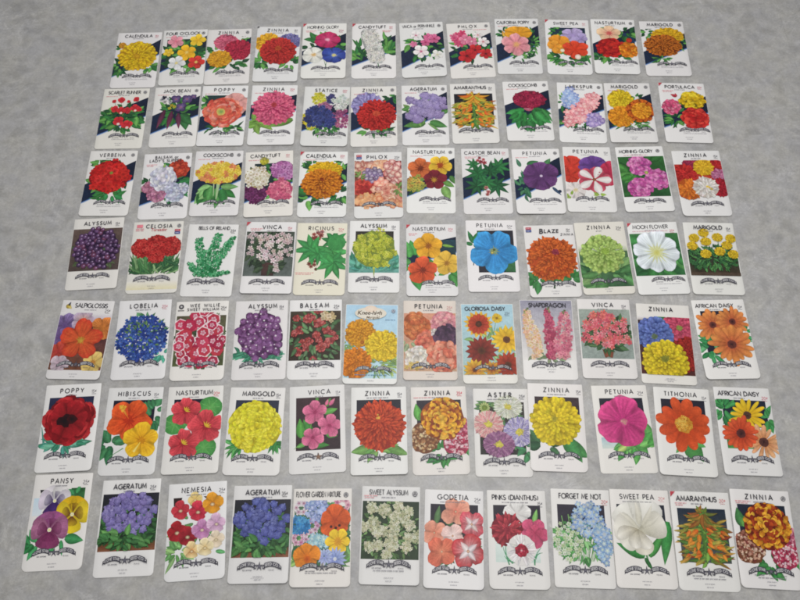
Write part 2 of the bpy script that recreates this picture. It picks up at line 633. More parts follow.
        if cen:
            c0, c1 = cen
            s.disc(x + cx, y + cy, r * crad, c0, c1, 12, sy, 0.2)
            for i in range(16):
                a = s.r.uniform(0, 6.28)
                q = r * crad * s.r.uniform(0.1, 1.25)
                s.disc(x + cx + q * math.cos(a), y + cy + q * math.sin(a) * sy, r * crad * .2, s.jit(c0, .4), s.jit(c1, .35), 5, dl=.5)

    def ruff(s, x, y, r, cols, n=60, sy=1.0, ps=0.3, base=None, new=True, rag=0.07, wav=0.25, out=True):
        """Ruffled double bloom: crumpled petals scattered from the rim inwards."""
        if new:
            s.flower()
        n = int(n * 1.6)
        ps *= 0.86
        b = L(base) if base else mulc(L(cols[0]), 0.55)
        s.disc(x, y, r * 0.95, b, b, 26, sy, rag)
        for i in range(n):
            q = math.sqrt(1 - i / n) * 0.92
            a = i * 2.39996 + s.r.uniform(-0.3, 0.3)
            ln = r * ps * s.r.uniform(0.75, 1.25)
            px, py = x + (r * q - ln * 0.6) * math.cos(a), y + (r * q - ln * 0.6) * math.sin(a) * sy
            c = s.jit(s.r.choice(cols), 0.13)
            d = a + s.r.uniform(-0.6, 0.6) * (1.0 if out else 3.0)
            s.petal(px, py, d, 0, ln, ln * s.r.uniform(0.35, 0.6), mulc(c, 0.52), mulc(c, 1.12), 'b', sy=sy, n=4, dl=0.5, wav=wav, edge=0.74)

    def lobes(s, x, y, r, n, c_in, c_out, throat=None, tr=0.2, sy=1.0, ph=0.0, wf=1.22, vein=None, wav=0.10, j=0.05, new=True, stripe=None, cen=None, v=0.08, nt=None):
        """Open flower of n joined petals: notched and ruffled rim, folds between the petals, fine veins."""
        if new:
            s.flower()
        if nt is None:
            nt = 0.34 if wf < 1.24 else (0.26 if wf < 1.32 else (0.20 if wf < 1.42 else (0.13 if wf < 1.48 else 0.075)))
        ci, co = L(c_in), L(c_out)
        seg, rings = 12, (0.0, .14, .3, .48, .66, .82, .94, 1.0)
        m = n * seg
        sd = s.r.uniform(0, 90)
        pk = [1 + s.r.uniform(-j, j) * 1.6 for _ in range(n)]
        pc = [1 + s.r.uniform(-v, v) * 1.3 for _ in range(n)]
        P, Cc, F = [(x, y)], [ci], []
        vn = L(vein) if vein else mulc(co, 0.68)
        for k, q in enumerate(rings[1:]):
            for i in range(m):
                th = 2 * math.pi * i / m
                f = i / seg                               # petal k is centred on f = k
                d = abs((f + 0.5) % 1.0 - 0.5) * 2        # 0 at the middle of a petal, 1 at the joint
                pi_ = int(f + 0.5) % n
                nz = noise.noise(Vector((math.cos(th) * 3.2, math.sin(th) * 3.2, sd)))
                n2 = noise.noise(Vector((math.cos(th) * 9, math.sin(th) * 9, sd + q * 2)))
                rad = r * pk[pi_] * (1 - nt * d ** 2.4 + 0.6 * wav * nz + 0.35 * wav * n2)
                rr = r * q * (1 - q ** 2) * 0.9 + rad * q * q ** 2 if nt < 0.3 else rad * q * (0.55 + 0.45 * q)
                a = th + R(ph)
                P.append((x + rr * math.cos(a), y + rr * math.sin(a) * sy))
                c = mixc(ci, co, q ** 0.8)
                k1 = pc[pi_] * (1 - 0.46 * max(0.0, d - 0.62) / 0.38 * min(1, q * 1.6))       # fold between petals
                k1 *= 1 + 0.22 * n2 + 0.24 * noise.noise(Vector((math.cos(th) * 5, math.sin(th) * 5, sd + 7 + q * 4)))
                k1 *= 1.0 + 0.10 * (-math.cos(a) * 0.4 - math.sin(a)) * q
                if k == len(rings) - 2:
                    k1 *= 0.86
                c = mulc(c, k1)
                if i % 2 == 1 and 0 < k < 5:
                    c = mixc(c, vn, 0.42)
                Cc.append(c)
        for i in range(m):
            F.append((0, 1 + i, 1 + (i + 1) % m))
        for k in range(len(rings) - 2):
            b = 1 + k * m
            for i in range(m):
                i2 = (i + 1) % m
                F.append((b + i, b + m + i, b + m + i2, b + i2))
        s.add(P, Cc, F, 1.5)
        if stripe:
            for i in range(n):
                a = R(ph) + 2 * math.pi * i / n + s.r.uniform(-j, j)
                s.petal(x, y, a, r * 0.10, r * 0.96, r * 0.24, mulc(L(stripe), .85), stripe, 'b', sy=sy, n=6, wav=.08)
        if throat:
            s.disc(x, y, r * tr, throat, mixc(L(throat), ci, 0.55), 14, sy, 0.3)
            for i in range(n * 2):
                a = R(ph) + math.pi * i / n + s.r.uniform(-.1, .1)
                s.petal(x, y, a, r * tr * .5, r * tr * s.r.uniform(1.4, 2.2), r * .025, throat, mixc(L(throat), ci, .5), 'p', sy=sy, n=3, dl=.5)
        if cen:
            s.disc(x, y, r * 0.09, cen, mulc(L(cen), 0.8), 8, sy, 0.2)

    def floret(s, x, y, r, k, cc, ct, ph=0.0, dl=0.6, deep=0.5):
        pts = []
        for i in range(k):
            for (d, q) in ((-0.30, 0.88), (0.0, 1.0), (0.30, 0.88), (0.5, deep)):
                a = ph + 2 * math.pi * (i + d) / k
                pts.append((x + r * q * math.cos(a), y + r * q * math.sin(a)))
        s.poly(pts, cc, ct, mid=0.45, dl=dl)

    def mass(s, pts, r, cols, cc=None, k=5, var=0.25, deep=0.5, dl=0.6, dark=0.0):
        for (x, y) in pts:
            c = s.jit(s.r.choice(cols), 0.16)
            ce = s.jit(cc, 0.15) if cc else mulc(c, 0.6)
            s.floret(x, y, r * s.r.uniform(1 - var, 1 + var), k, ce, c, s.r.uniform(0, 6.28), dl, deep)

    def scat(s, x, y, rx, ry, n, jt=0.35):
        out = []
        for i in range(n):
            q = math.sqrt((i + 0.5) / n)
            a = i * 2.39996
            out.append((x + rx * (q * math.cos(a)) + s.r.uniform(-jt, jt) * rx / math.sqrt(n) * 2,
                        y + ry * (q * math.sin(a)) + s.r.uniform(-jt, jt) * ry / math.sqrt(n) * 2))
        s.r.shuffle(out)
        return out

    def puff(s, x, y, r, c, hi, n=22):
        """Round fluffy head with a paler upper side, as drawn."""
        c = s.jit(c, 0.14)
        s.disc(x, y, r * 0.92, mixc(c, L(hi), 0.3), mulc(c, 0.62), 14, 1, 0.12)
        for i in range(n):
            a, q = s.r.uniform(0, 6.28), math.sqrt(s.r.random()) * r * 1.02
            px, py = x + q * math.cos(a), y + q * math.sin(a)
            t = 0.5 - 0.5 * (py - y) / r
            s.floret(px, py, r * s.r.uniform(.14, .26), 4, mulc(c, 0.62), mixc(mulc(c, s.r.uniform(.7, 1.0)), L(hi), t * s.r.uniform(.5, 1.1)), a, 0.4)

    # --- printing common to all packets
    def text(s, t, cx, y, h, width=None, bold=0.02, gap=0.16, c=INK, slant=0.0, fit=True):
        c = L(c)
        if all(ch in STROKES or ch == ' ' for ch in t) and not slant:
            th = 0.155 + bold * 2.2
            ln, w_ = pen_line(t, width / h if width else None, th)
            for V, F in ln:
                s.add([(cx + (vx - w_ / 2) * h, y - vy * h) for vx, vy in V], [c] * len(V), F, 0.15)
            return
        V, F, w_ = line_of(t, bold, gap)
        kx = width / w_ if width else h
        s.add([(cx + (vx - w_ / 2) * kx + slant * vy * h, y - vy * h) for vx, vy in V], [c] * len(V), F)

    def dashes(s, cx, y, width, h, c='8a8890', seed=0):
        x = cx - width / 2
        c = L(c)
        while x < cx + width / 2:
            for _ in range(s.r.randint(2, 7)):
                ww = h * s.r.uniform(0.35, 0.6)
                if x + ww > cx + width / 2:
                    break
                k = s.r.uniform(0.0, 0.25) * h
                s.add([(x, y - h / 2 + k), (x + ww, y - h / 2), (x + ww, y + h / 2 - k), (x, y + h / 2)], [c] * 4, [(0, 1, 2, 3)], 0.02)
                x += ww + h * 0.22
            x += h * 0.55
        s.layer += 1

    def emblem(s, x, y, r=4.0, c='3a3840'):
        s.part('round_emblem')
        s.disc(x, y, r, c, c, 18)
        s.disc(x, y, r * 0.80, 'c4c2c2', 'c4c2c2', 18)
        s.disc(x, y, r * 0.62, c, c, 16)
        for i in range(3):
            s.petal(x, y, R(90 + 120 * i), 0, r * 0.6, r * 0.13, 'c8c6c4', 'c8c6c4', 's', n=2)

    def price(s, t, x, y, h=6.5, c=INK):
        s.part('price_mark')
        s.text(t, x, y + h / 2 - .6, h * 0.78, None, -0.012, 0.1, c)
        s.add([(x - 4, y + h / 2 + 1.4), (x + 4, y + h / 2 + 1.4), (x + 4, y + h / 2 + 2.0), (x - 4, y + h / 2 + 2.0)], [L(c)] * 4, [(0, 1, 2, 3)])

    def flag(s, x, y, w_=9, h=10):
        s.part('award_mark')
        s.rect(x, y, x + w_, y + h * 0.45, 'b03a4c')
        s.rect(x, y + h * 0.52, x + w_, y + h, '3c4c84')
        s.dashes(x + w_ / 2, y + h * 0.24, w_ * 0.7, 1.6, 'd8c8c8')
        s.dashes(x + w_ / 2, y + h * 0.76, w_ * 0.7, 1.6, 'c8c8d8')

    def redcorner(s):
        s.add([(0.6, 0.8), (9, 0.8), (0.6, 10)], [L('b0404a')] * 3, [(0, 1, 2)])

    def banner(s, cx=51, y=130, k=1.0, ink='403e48', inner='5a5862', plate=None):
        """The maker's ribbon: LONE STAR * SEED CO. on two arched ribbons either side of a star."""
        s.part('maker_banner')
        s.layer += 4
        k *= 0.95
        ink, dk, wh = L(ink), L(inner), L('d2d0ce')
        for sg, word in ((-1, 'LONE STAR'), (1, 'SEED CO.')):
            xa, xb = 8.5 * k, 36.0 * k          # ribbon runs from near the star outwards

            def pt(a, b, grow=0.0):
                xx = xa + (xb - xa) * a
                arch = -5.4 * k * math.sin(math.pi * min(1.0, 0.16 + a * 0.80)) + 2.2 * k
                return (cx + sg * xx, y + .6 * k + arch + (b - 0.5) * (6.9 * k + grow))
            # tails and inner folds
            s.add([(cx + sg * 34 * k, y - 1.5 * k), (cx + sg * 39.5 * k, y + 1.5 * k), (cx + sg * 40.0 * k, y + 8.6 * k),
                   (cx + sg * 37.6 * k, y + 6.2 * k), (cx + sg * 35 * k, y + 6.6 * k)], [ink] * 5, [(0, 1, 3), (0, 3, 4), (1, 2, 3)], 3)
            s.add([(cx + sg * 36.0 * k, y + 1.0 * k), (cx + sg * 38.4 * k, y + 2.6 * k), (cx + sg * 37.2 * k, y + 4.6 * k)], [wh] * 3, [(0, 1, 2)], 2)
            s.add([(cx + sg * 4.6 * k, y + 0.5 * k), (cx + sg * 10 * k, y - 3 * k), (cx + sg * 10 * k, y + 6.2 * k), (cx + sg * 5.4 * k, y + 5.2 * k)], [ink] * 4, [(0, 1, 2, 3)], 3)
            for q in (5.8, 7.2):
                s.add([(cx + sg * q * k, y + 1.2 * k), (cx + sg * (q + .6) * k, y + .8 * k), (cx + sg * (q + .6) * k, y + 4.4 * k), (cx + sg * q * k, y + 4.4 * k)], [wh] * 4, [(0, 1, 2, 3)], 1)
            s.grid(lambda a, b: pt(a, b, 1.6 * k), 20, 3, lambda a, b: ink)
            s.layer += 4
            s.grid(lambda a, b: pt(0.015 + 0.97 * a, b), 20, 3, lambda a, b: mixc(dk, ink, b))
            s.layer += 5
            ln, w_ = pen_line(word, None, 0.17, 0.24)
            for V, F in ln:
                P = []
                for vx, vy in V:
                    a = 0.05 + 0.88 * vx / w_
                    if sg < 0:
                        a = 1 - a
                    q = pt(a, 0.5)
                    P.append((q[0], q[1] + 2.2 * k - vy * 4.4 * k))
                s.add(P, [wh] * len(P), F, 0.3)
        s.layer += 4
        st = []
        for i in range(10):
            a = -math.pi / 2 + math.pi * i / 5
            q = 8.8 * k if i % 2 == 0 else 2.9 * k
            st.append((cx + q * math.cos(a) * 0.86, y + 1.0 * k + q * math.sin(a)))
        s.poly(st, '6a6872', ink)
        for sg, t in ((-1, 'SAN ANTONIO'), (1, 'TEXAS')):
            s.text(t, cx + sg * 21.5 * k, y + 8.6 * k, 1.9 * k, (17 if sg < 0 else 10) * k, 0.03, 0.16, '6a6870')

    def foot(s, cx, y, kind=0, c='a3a1a6'):
        s.part('small_print')
        s.dashes(cx, y, 16, 1.3, c)
        s.dashes(cx, y + 5, 11, 1.5, c)
        if kind:
            s.dashes(cx, y + 2.4, 22, 0.9, c)


PACKETS = []


def pack(key, label, paper='dedcda'):
    def deco(fn):
        PACKETS.append((key, label, paper, fn))
        return fn
    return deco


def title(s, t, cx=48, y=15, h=7.6, width=None, sub=None, subc='7c7a82', subw=24, bold=0.012, c=INK, suby=20.0, subx=None):
    s.part('title_lettering')
    n = len(t)
    s.text(t, cx, y, h * 0.98, width or min(66, 7.7 * n), bold, 0.2, c)
    if sub is not None:
        s.dashes(cx if subx is None else subx, suby, subw, 1.9, subc)


def redlines(s, x=22, y=21, w_=26, n=2, c='d98a90'):
    s.part('notice_lines')
    for i in range(n):
        s.dashes(x - (2 if i else 0), y + 3.2 * i, w_ - 6 * i, 1.8, c)


def pic(s):
    s.pic = s.part('flower_picture')


def std1(s, t, mark='e', red=2, width=None, sub=True, bx=57, by=127, cx=48, ty=15.0, pr='15¢', pc='c8707c', k=0.86):
    title(s, t, cx, ty, 7.8, width, '' if sub else None, suby=ty + 4.2)
    if red:
        redlines(s, 20, ty + 6.5, 26, red)
    if mark == 'e':
        s.emblem(91, ty - 3.6)
    elif mark == 'p':
        s.price(pr, 89, ty - 3.2, 6.2, pc)
    s.banner(bx, by, k)
    s.part('small_print')
    s.dashes(bx, by + 10.5, 50, 1.5, 'a5a3a8')
    s.foot(50, 147)


def std2(s, t, pr='15¢', pc='55535c', width=None, by=130, cx=48, h=8.0, ty=16.0, px=88, py=14.5, bx=51, k=0.97, sub=True, bold=0.016, sw=20, foot=0):
    title(s, t, cx, ty, h, width, '' if sub else None, bold=bold, suby=ty + 4.6, subw=sw)
    if pr:
        s.price(pr, px, py, 7.0, pc)
    s.banner(bx, by, k)
    s.foot(50, 149, foot)


def panel(s, x0=11, y0=23, x1=88, y1=112, c='2a2838', c2=None, m=0.15):
    s.rect(x0, y0, x1, y1, c, c2 or c, m)


def ring5(s, x, y, r, ci, co, th=None, n=5, ph=None, **k):
    s.lobes(x, y, r, n, ci, co, th, 0.16, ph=s.r.uniform(0, 72) if ph is None else ph, **k)


# ---- back row
@pack('calendula_a', 'white seed packet titled CALENDULA with one big yellow double flower filling the middle')
def _(s):
    pic(s); s.band(100, 126, 26, 62); s.rect(2, 34, 20, 48, 'e3cfc0')
    s.leaves(18, 100, 18, 16, 16, 18, 5); s.leaves(80, 98, 14, 10, 10, 16, 5); s.leaves(14, 48, 8, 10, 6, 12, 4); s.leaf(24, 112, 125, 22, 3)
    s.pom(14, 38, 9, 'a8641c', 'e0a030', 3, 14)
    s.pom(51, 69, 44, 'b98a10', 'ecc81c', 9, 34, cx=0, cy=2, cen=('c9a012', 'a87a14'), sy=0.97)
    std1(s, 'CALENDULA', 'p', 0, 62)


@pack('four', "white seed packet titled FOUR O'CLOCK with five-petalled pink, yellow, white and red flowers")
def _(s):
    pic(s); s.band(92, 120, 24, 62); s.rect(10, 28, 92, 110, '1f3b2c', '24402c', 0.3)
    s.leaves(50, 75, 42, 42, 44, 18, 6); s.stem(52, 108, 56, 124, 1.6, G1)
    for (x, y, r, a, b) in ((30, 34, 19, 'cf5f78', 'eaa0ac'), (79, 33, 18, 'd9a012', 'f2cd38'), (16, 66, 12, 'c79a18', 'eccb3a'),
                            (57, 68, 23, 'cf8a10', 'f4bf2a'), (36, 98, 20, 'b9c0bd', 'ecebea'), (80, 97, 19, 'a81c24', 'd83c34')):
        ring5(s, x, y, r, a, b, 'e8d070' if y > 40 else None)
    std1(s, "FOUR O'CLOCK", 'e', 1, 76, cx=45)


@pack('zin_a', 'white seed packet titled ZINNIA with a rose pink, a crimson and a golden flower')
def _(s):
    pic(s); s.band(98, 118, 30, 60, '22304c'); s.leaves(50, 100, 36, 14, 16, 18, 5); s.leaves(84, 28, 7, 6, 5, 12, 6); s.leaves(22, 62, 12, 12, 8, 14, 5); s.stem(40, 108, 46, 126, 1.5, G1)
    s.pom(43, 39, 28, 'b03858', 'dd7088', 6, 24, sy=0.85, cen=('b85066', '9c3c50'))
    s.pom(72, 63, 32, '8a1530', 'c02c48', 7, 26, sy=0.95, cy=-2)
    s.pom(31, 88, 29, 'c07c12', 'ecb42c', 7, 22, shape='p', cy=-3, sy=0.88)
    std1(s, 'ZINNIA', 'e', 0)


@pack('zin_b', 'white seed packet titled ZINNIA, one red flower before a yellow and a lavender one')
def _(s):
    pic(s); s.leaves(16, 100, 12, 12, 12, 20, 7); s.leaves(80, 105, 14, 8, 8, 18, 6); s.rect(60, 24, 95, 30, '7e86b4', 'a4a6c8')
    s.pom(28, 48, 30, 'c98a14', 'edb52c', 6, 26)
    s.pom(76, 44, 27, '4c4c82', '8480b4', 6, 26, sy=0.9)
    s.pom(52, 72, 42, '8e1a1c', 'c8342c', 10, 36, sy=0.95, cen=('8a2418', 'a84c20'), cy=-8)
    std1(s, 'ZINNIA', 'p', 0, 48, pr='15¢', pc='55535c')
    s.part('corner_mark'); s.add([(0.6, 0.8), (6, 0.8), (0.6, 6)], [L('2a2830')] * 3, [(0, 1, 2)])


@pack('mg_a', 'white seed packet titled MORNING GLORY with crimson, white and deep blue trumpet flowers')
def _(s):
    pic(s); s.band(88, 122, 34, 76); s.leaves(50, 70, 38, 34, 26, 18, 8); s.stem(50, 104, 56, 128, 1.6, G1); s.stem(58, 104, 55, 126, 1.4, G1)
    s.lobes(57, 48, 30, 5, 'cf4a7a', 'b8265c', 'e8b8c8', 0.15, sy=0.78, wf=1.5)
    s.lobes(27, 92, 25, 5, 'ece8da', 'dcdcd4', 'd2a040', 0.22, wf=1.5, sy=0.9)
    s.lobes(73, 94, 27, 5, '4a6cc0', '2c3a8c', 'e0d25a', 0.17, wf=1.5, sy=0.9)
    std1(s, 'MORNING GLORY', None, 2, 72, cx=46, bx=55, by=130); s.price('20¢', 88, 22, 7, 'b87080'); s.part('corner_mark'); s.redcorner()


@pack('cand_a', 'white seed packet titled CANDYTUFT with a tall leaning column of tiny white flowers')
def _(s):
    pic(s); s.band(96, 122, 40, 76); s.leaves(18, 90, 16, 24, 12, 28, 5, ctr=(30, 120)); s.leaves(78, 75, 12, 24, 14, 26, 6, ctr=(60, 110)); s.stem(58, 112, 62, 130, 3, G1)
    s.flower()
    P = [(20, 26), (26, 18), (48, 18), (56, 28), (62, 50), (74, 84), (76, 106), (68, 118), (48, 118), (40, 106), (30, 76), (22, 50)]
    s.poly(P, 'a0a19c', '8c8e8c')
    pts = []
    for i in range(230):
        t = s.r.random(); h = 17 + (15 + 3) * min(1, t * 5) * 0.06
        pts.append((38 + 22 * t + s.r.uniform(-h, h), 20 + 96 * t + s.r.uniform(-3, 3)))
    s.mass(pts, 3.5, ['eceae6', 'e2e0dc', 'e6e2da', 'd0cece'], '9c9a8c', 4)
    std1(s, 'CANDYTUFT', 'p', 0, 62, cx=46, bx=57, by=128, pr='10¢'); redlines(s, 80, 23, 22, 2); s.part('corner_mark'); s.redcorner()


@pack('vinca_a', 'white seed packet titled VINCA or PERIWINKLE with small white and pink eyed flowers')
def _(s):
    pic(s); s.band(90, 130, 32, 74); s.leaves(50, 72, 36, 34, 36, 16, 5, ctr=(55, 60))
    for (x, y, r, a, b, e) in ((37, 38, 13, 'e8c8d0', 'eeebe8', 'b84068'), (30, 64, 9, 'c45080', 'd880a0', None), (66, 44, 12, 'b83a70', 'd67098', '8a2848'),
                               (78, 50, 14, 'b83a70', 'd67098', '8a2848'), (58, 60, 12, 'b83a70', 'd06890', '8a2848'), (46, 86, 18, 'e8c4cc', 'efece8', 'b03868'), (82, 97, 14, 'cfcdc0', 'e6e4de', 'c8c89a')):
        ring5(s, x, y, r, a, b, e, v=0.05)
    std1(s, 'VINCA or PERIWINKLE', 'e', 0, 74, cx=44, bx=62, by=129)


@pack('phlox_a', 'white seed packet titled PHLOX with pink clusters above three dark red flowers')
def _(s):
    pic(s); s.band(92, 124, 36, 72); s.leaves(52, 76, 38, 34, 36, 16, 5, ctr=(52, 100))
    s.flower(); s.mass(s.scat(28, 48, 17, 19, 14), 9, ['d0527a', 'c23e66', 'dd7a96'], '9c3050', 5)
    for (x, y, r) in ((40, 50, 15), (54, 56, 14)):
        ring5(s, x, y, r, 'c84e74', 'dc86a0', 'e8c8c8')
    for (x, y, r) in ((70, 38, 11), (80, 58, 14)):
        ring5(s, x, y, r, 'e6c0c4', 'e8e6e2', 'c04a5a')
    for (x, y, r) in ((40, 98, 20), (60, 82, 16), (83, 94, 15)):
        ring5(s, x, y, r, '8c141c', 'c42c30', '50141a')
    std1(s, 'PHLOX', 'e', 0, 42, bx=62, by=128); redlines(s, 76, 22, 30, 1)


@pack('calpop', 'white seed packet titled CALIFORNIA POPPY with a pink cup-shaped flower below an orange one')
def _(s):
    pic(s); s.band(84, 124, 24, 70); s.leaves(76, 70, 16, 40, 44, 12, 3); s.leaves(22, 44, 10, 16, 12, 12, 3); s.leaves(50, 108, 30, 10, 14, 12, 3)
    s.lobes(52, 42, 32, 5, 'd08a1c', 'e8a42c', None, sy=0.6, wf=1.5, ph=20)
    s.flower(); s.leaf(20, 52, -100, 18, 4, 'e0b040', 'd88850')
    s.lobes(46, 76, 34, 6, 'd8808c', 'e0a0a4', 'd8a860', 0.2, ph=-35, wf=1.4, vein='b8586c')
    std1(s, 'CALIFORNIA POPPY', 'e', 1, 74, cx=42, bx=60, by=128)


@pack('sp_a', 'white seed packet titled SWEET PEA with lavender, orange and scarlet ruffled flowers')
def _(s):
    pic(s); panel(s, 12, 24, 91, 100, '1c2c40', '22404a'); s.leaves(46, 112, 40, 12, 22, 20, 6); s.leaves(24, 38, 10, 12, 8, 16, 5); s.leaf(86, 100, 70, 34, 4, G1)
    s.lobes(62, 46, 30, 5, '9a86b8', 'b8a8d0', None, sy=0.72, wf=1.4, ph=10); s.lobes(80, 56, 16, 4, '8c78b0', 'b0a0cc', None, new=False)
    s.lobes(28, 74, 27, 5, 'cc741c', 'e59a30', None, wf=1.45, ph=30); s.lobes(20, 80, 16, 4, 'd07c20', 'e8a038', None, new=False)
    s.lobes(65, 88, 30, 6, 'c03018', 'd8482a', None, wf=1.4, ph=-90, sy=0.9)
    s.disc(70, 110, 7, 'f0e8dc', 'd8b8a8', 10, 1.1); s.disc(36, 92, 5, 'ece4d4', 'd8c8a8', 8)
    std1(s, 'SWEET PEA', 'p', 0, 56, bx=57, by=127, pr='15¢'); s.part('corner_mark'); s.redcorner()


@pack('nast_a', 'white seed packet titled NASTURTIUM with a peach, a deep red and an orange flower')
def _(s):
    pic(s); s.band(80, 116, 24, 60); s.rect(70, 40, 96, 80, '1c3450'); s.leaves(40, 108, 34, 12, 18, 16, 8); s.leaves(78, 40, 14, 12, 12, 16, 7); s.leaves(22, 22, 6, 4, 4, 12, 5)
    s.lobes(40, 42, 28, 5, 'd88878', 'e8c8a0', 'c85050', 0.24, ph=-90, wf=1.35, sy=0.85)
    s.ruff(40, 84, 32, ['b01c1c', 'c42a22', '9a1418'], 46, ps=0.45, sy=0.9)
    s.ruff(80, 90, 23, ['d87c1c', 'e89a2c', 'c86a18'], 34, ps=0.45)
    s.flower(); s.disc(83, 62, 7, 'c83a24', 'a82a1c', 8)
    std1(s, 'NASTURTIUM', 'e', 0, 68, cx=44, bx=64, by=126)


@pack('mari_a', 'white seed packet titled MARIGOLD with a speckled orange brown flower before a yellow one')
def _(s):
    pic(s); s.band(98, 126, 40, 76); s.leaves(14, 34, 8, 14, 10, 12, 3); s.leaves(40, 112, 16, 6, 10, 14, 3); s.leaves(88, 64, 6, 14, 8, 12, 3)
    s.pom(60, 44, 37, 'b8820e', 'e6b822', 7, 30, sy=0.68)
    s.pom(46, 72, 42, '6e2c0c', 'cc7422', 12, 38, sy=0.76, cy=-3)
    std1(s, 'MARIGOLD', 'e', 0, 58, cx=46, bx=59, by=126)


# ---- second row
@pack('scar', 'white seed packet titled SCARLET RUNNER with small red bean blossoms over green leaves')
def _(s):
    pic(s); s.band(82, 122, 30, 72); s.leaves(46, 92, 36, 16, 34, 18, 8); s.leaves(16, 74, 8, 12, 10, 16, 7); s.leaves(82, 74, 8, 12, 10, 16, 7); s.stem(48, 60, 52, 120, 1.4, G1)
    for q in ((42, 31), (74, 30), (26, 35), (58, 36)):
        s.stem(q[0], q[1], 50, 74, 1.3, '4c7c44', 2)
    s.leaves(46, 70, 36, 22, 22, 14, 6)
    for (x, y, r) in ((42, 31, 8), (74, 30, 7), (26, 35, 5), (58, 36, 4), (30, 56, 9), (44, 60, 10), (58, 60, 9), (74, 54, 10), (84, 58, 6), (42, 88, 12), (62, 98, 12)):
        s.lobes(x, y, r, 4, 'a81c28', 'cc3038', None, wf=1.4, ph=s.r.uniform(0, 90))
        if y > 80 or r == 10:
            s.disc(x + 1, y + r * 0.7, r * 0.32, 'e8e0d8', 'd8a8a0', 8)
    std1(s, 'SCARLET RUNNER', 'e', 1, 70, cx=46, bx=59, by=126)


@pack('jack', 'white seed packet titled JACK BEAN with purple flowers and dark purple pods')
def _(s):
    pic(s); s.band(84, 122, 30, 74); s.leaves(50, 70, 26, 26, 26, 20, 9); s.leaf(80, 62, -20, 22, 12, G1)
    s.leaf(68, 72, 80, 46, 18, '2a5c34', '3f7a44'); s.leaf(62, 74, 50, 40, 15, '2f6338', '3f7a44')
    for (x, y, d, l) in ((26, 62, 105, 52), (42, 66, 98, 50), (56, 72, 84, 42)):
        s.flower(); s.leaf(x, y, d, l, 6.5, '4a2038', '7a3c58')
    for (x, y, r) in ((48, 34, 12), (72, 34, 12), (60, 56, 13), (86, 28, 7)):
        s.lobes(x, y, r, 4, '8878a8', '44305c', '8a5060', 0.25, ph=45, wf=1.3, vein='2c1c40')
    s.flower(); s.mass([(18, 33), (24, 40), (30, 32), (36, 40), (22, 28)], 5.5, ['2a2838', '3a3448', 'c8c4c8'], '1c1a28', 3)
    s.flower(); s.mass([(40, 50), (46, 54), (36, 58)], 4, ['c8b83a', 'b0a030'], None, 4)
    std1(s, 'JACK BEAN', 'e', 1, 58, bx=59, by=126)


@pack('pop_a', 'white seed packet titled POPPY with a large coral flower before a pale pink one')
def _(s):
    pic(s); panel(s, 8, 25, 60, 60, '22383a'); s.band(90, 120, 36, 76); s.leaves(50, 112, 40, 8, 20, 16, 3); s.leaves(14, 48, 6, 12, 8, 14, 5)
    s.lobes(72, 50, 32, 5, 'd88888', 'e4a8a0', None, wf=1.5)
    s.ruff(48, 70, 42, ['d8604c', 'e07a60', 'c84e40', 'e09080'], 70, ps=0.42, base='b84a3c', sy=0.96)
    s.disc(46, 70, 17, 'b8502c', 'd06850', 16, 1, 0.15)
    s.disc(46, 70, 10, '8aa050', 'c8b060', 12, 1, 0.15); s.disc(46, 70, 5, '6c8a48', '9aa858', 8)
    std1(s, 'POPPY', 'e', 1, 44, bx=58, by=126)


@pack('zin_c', 'white seed packet titled ZINNIA with one huge bright pink flower with a dark centre')
def _(s):
    pic(s); s.band(60, 90, 30, 64); s.leaf(6, 84, 38, 60, 13, '6f9440', '88a850'); s.leaf(94, 92, 160, 60, 11, '5c8438', '7ba04c'); s.leaf(30, 104, 130, 32, 4, '6f9440'); s.leaves(20, 98, 14, 10, 6, 24, 8, ('5c8438', '739a46'))
    s.pom(51, 62, 47, 'b02c5c', 'e8708e', 10, 36, sy=0.98, cen=('8a2030', 'a83c40'), cy=-9, crad=.13)
    std1(s, 'ZINNIA', 'p', 1, 46, by=126, bx=58, pr='20¢')


@pack('stat', 'white seed packet titled STATICE with mixed yellow, navy, white and pink flower sprays')
def _(s):
    pic(s); s.band(96, 118, 36, 70); s.leaves(46, 108, 30, 16, 40, 14, 3, ctr=(50, 80))
    for (x, y, rx, ry, n, r, cs, cc) in ((34, 34, 14, 17, 26, 5, ['d6c838', 'c4b428', 'e0d860'], '7c8a30'), (60, 34, 10, 11, 16, 5, ['3c3c6c', '4a4a80'], '22243c'),
                                         (82, 44, 17, 20, 28, 5, ['e4e4e0', 'd0d4d2', 'dcdad4'], '8c9a88'), (48, 58, 14, 14, 18, 5, ['9c5c84', 'b87898'], '5c3450'),
                                         (84, 88, 20, 24, 34, 5, ['a8507c', 'c07090', '8c4878'], '5c3048'), (10, 88, 9, 14, 16, 5, ['d8c030', 'c4ac28'], '7c8a30'), (20, 104, 10, 12, 14, 5, ['d8c838'], '6c8a30'),
                                         (34, 82, 28, 30, 70, 6, ['34407c', '2c3464', '44508c'], '1c2040'), (60, 92, 12, 18, 22, 5, ['34407c', '3c447c'], '1c2040')):
        s.flower(); s.mass(s.scat(x, y, rx, ry, n), r, cs, cc, 5)
    std1(s, 'STATICE', 'p', 0, 48, bx=64, by=128, pr='20¢', sub=False)


@pack('zin_d', 'white seed packet titled ZINNIA with one red flower before a single lavender one')
def _(s):
    pic(s); s.band(78, 118, 30, 70); s.leaves(88, 34, 8, 8, 6, 14, 6); s.leaves(50, 118, 30, 6, 12, 18, 5); s.leaf(70, 118, 70, 20, 5, G1)
    s.pom(36, 52, 36, '6c64a0', 'a49cc8', 6, 30)
    s.pom(56, 79, 43, '8a1414', 'c8302a', 11, 38, sy=0.98, cen=('a02a20', 'b84c30'), cy=-4)
    std1(s, 'ZINNIA', 'e', 1, 44, bx=64, by=127)


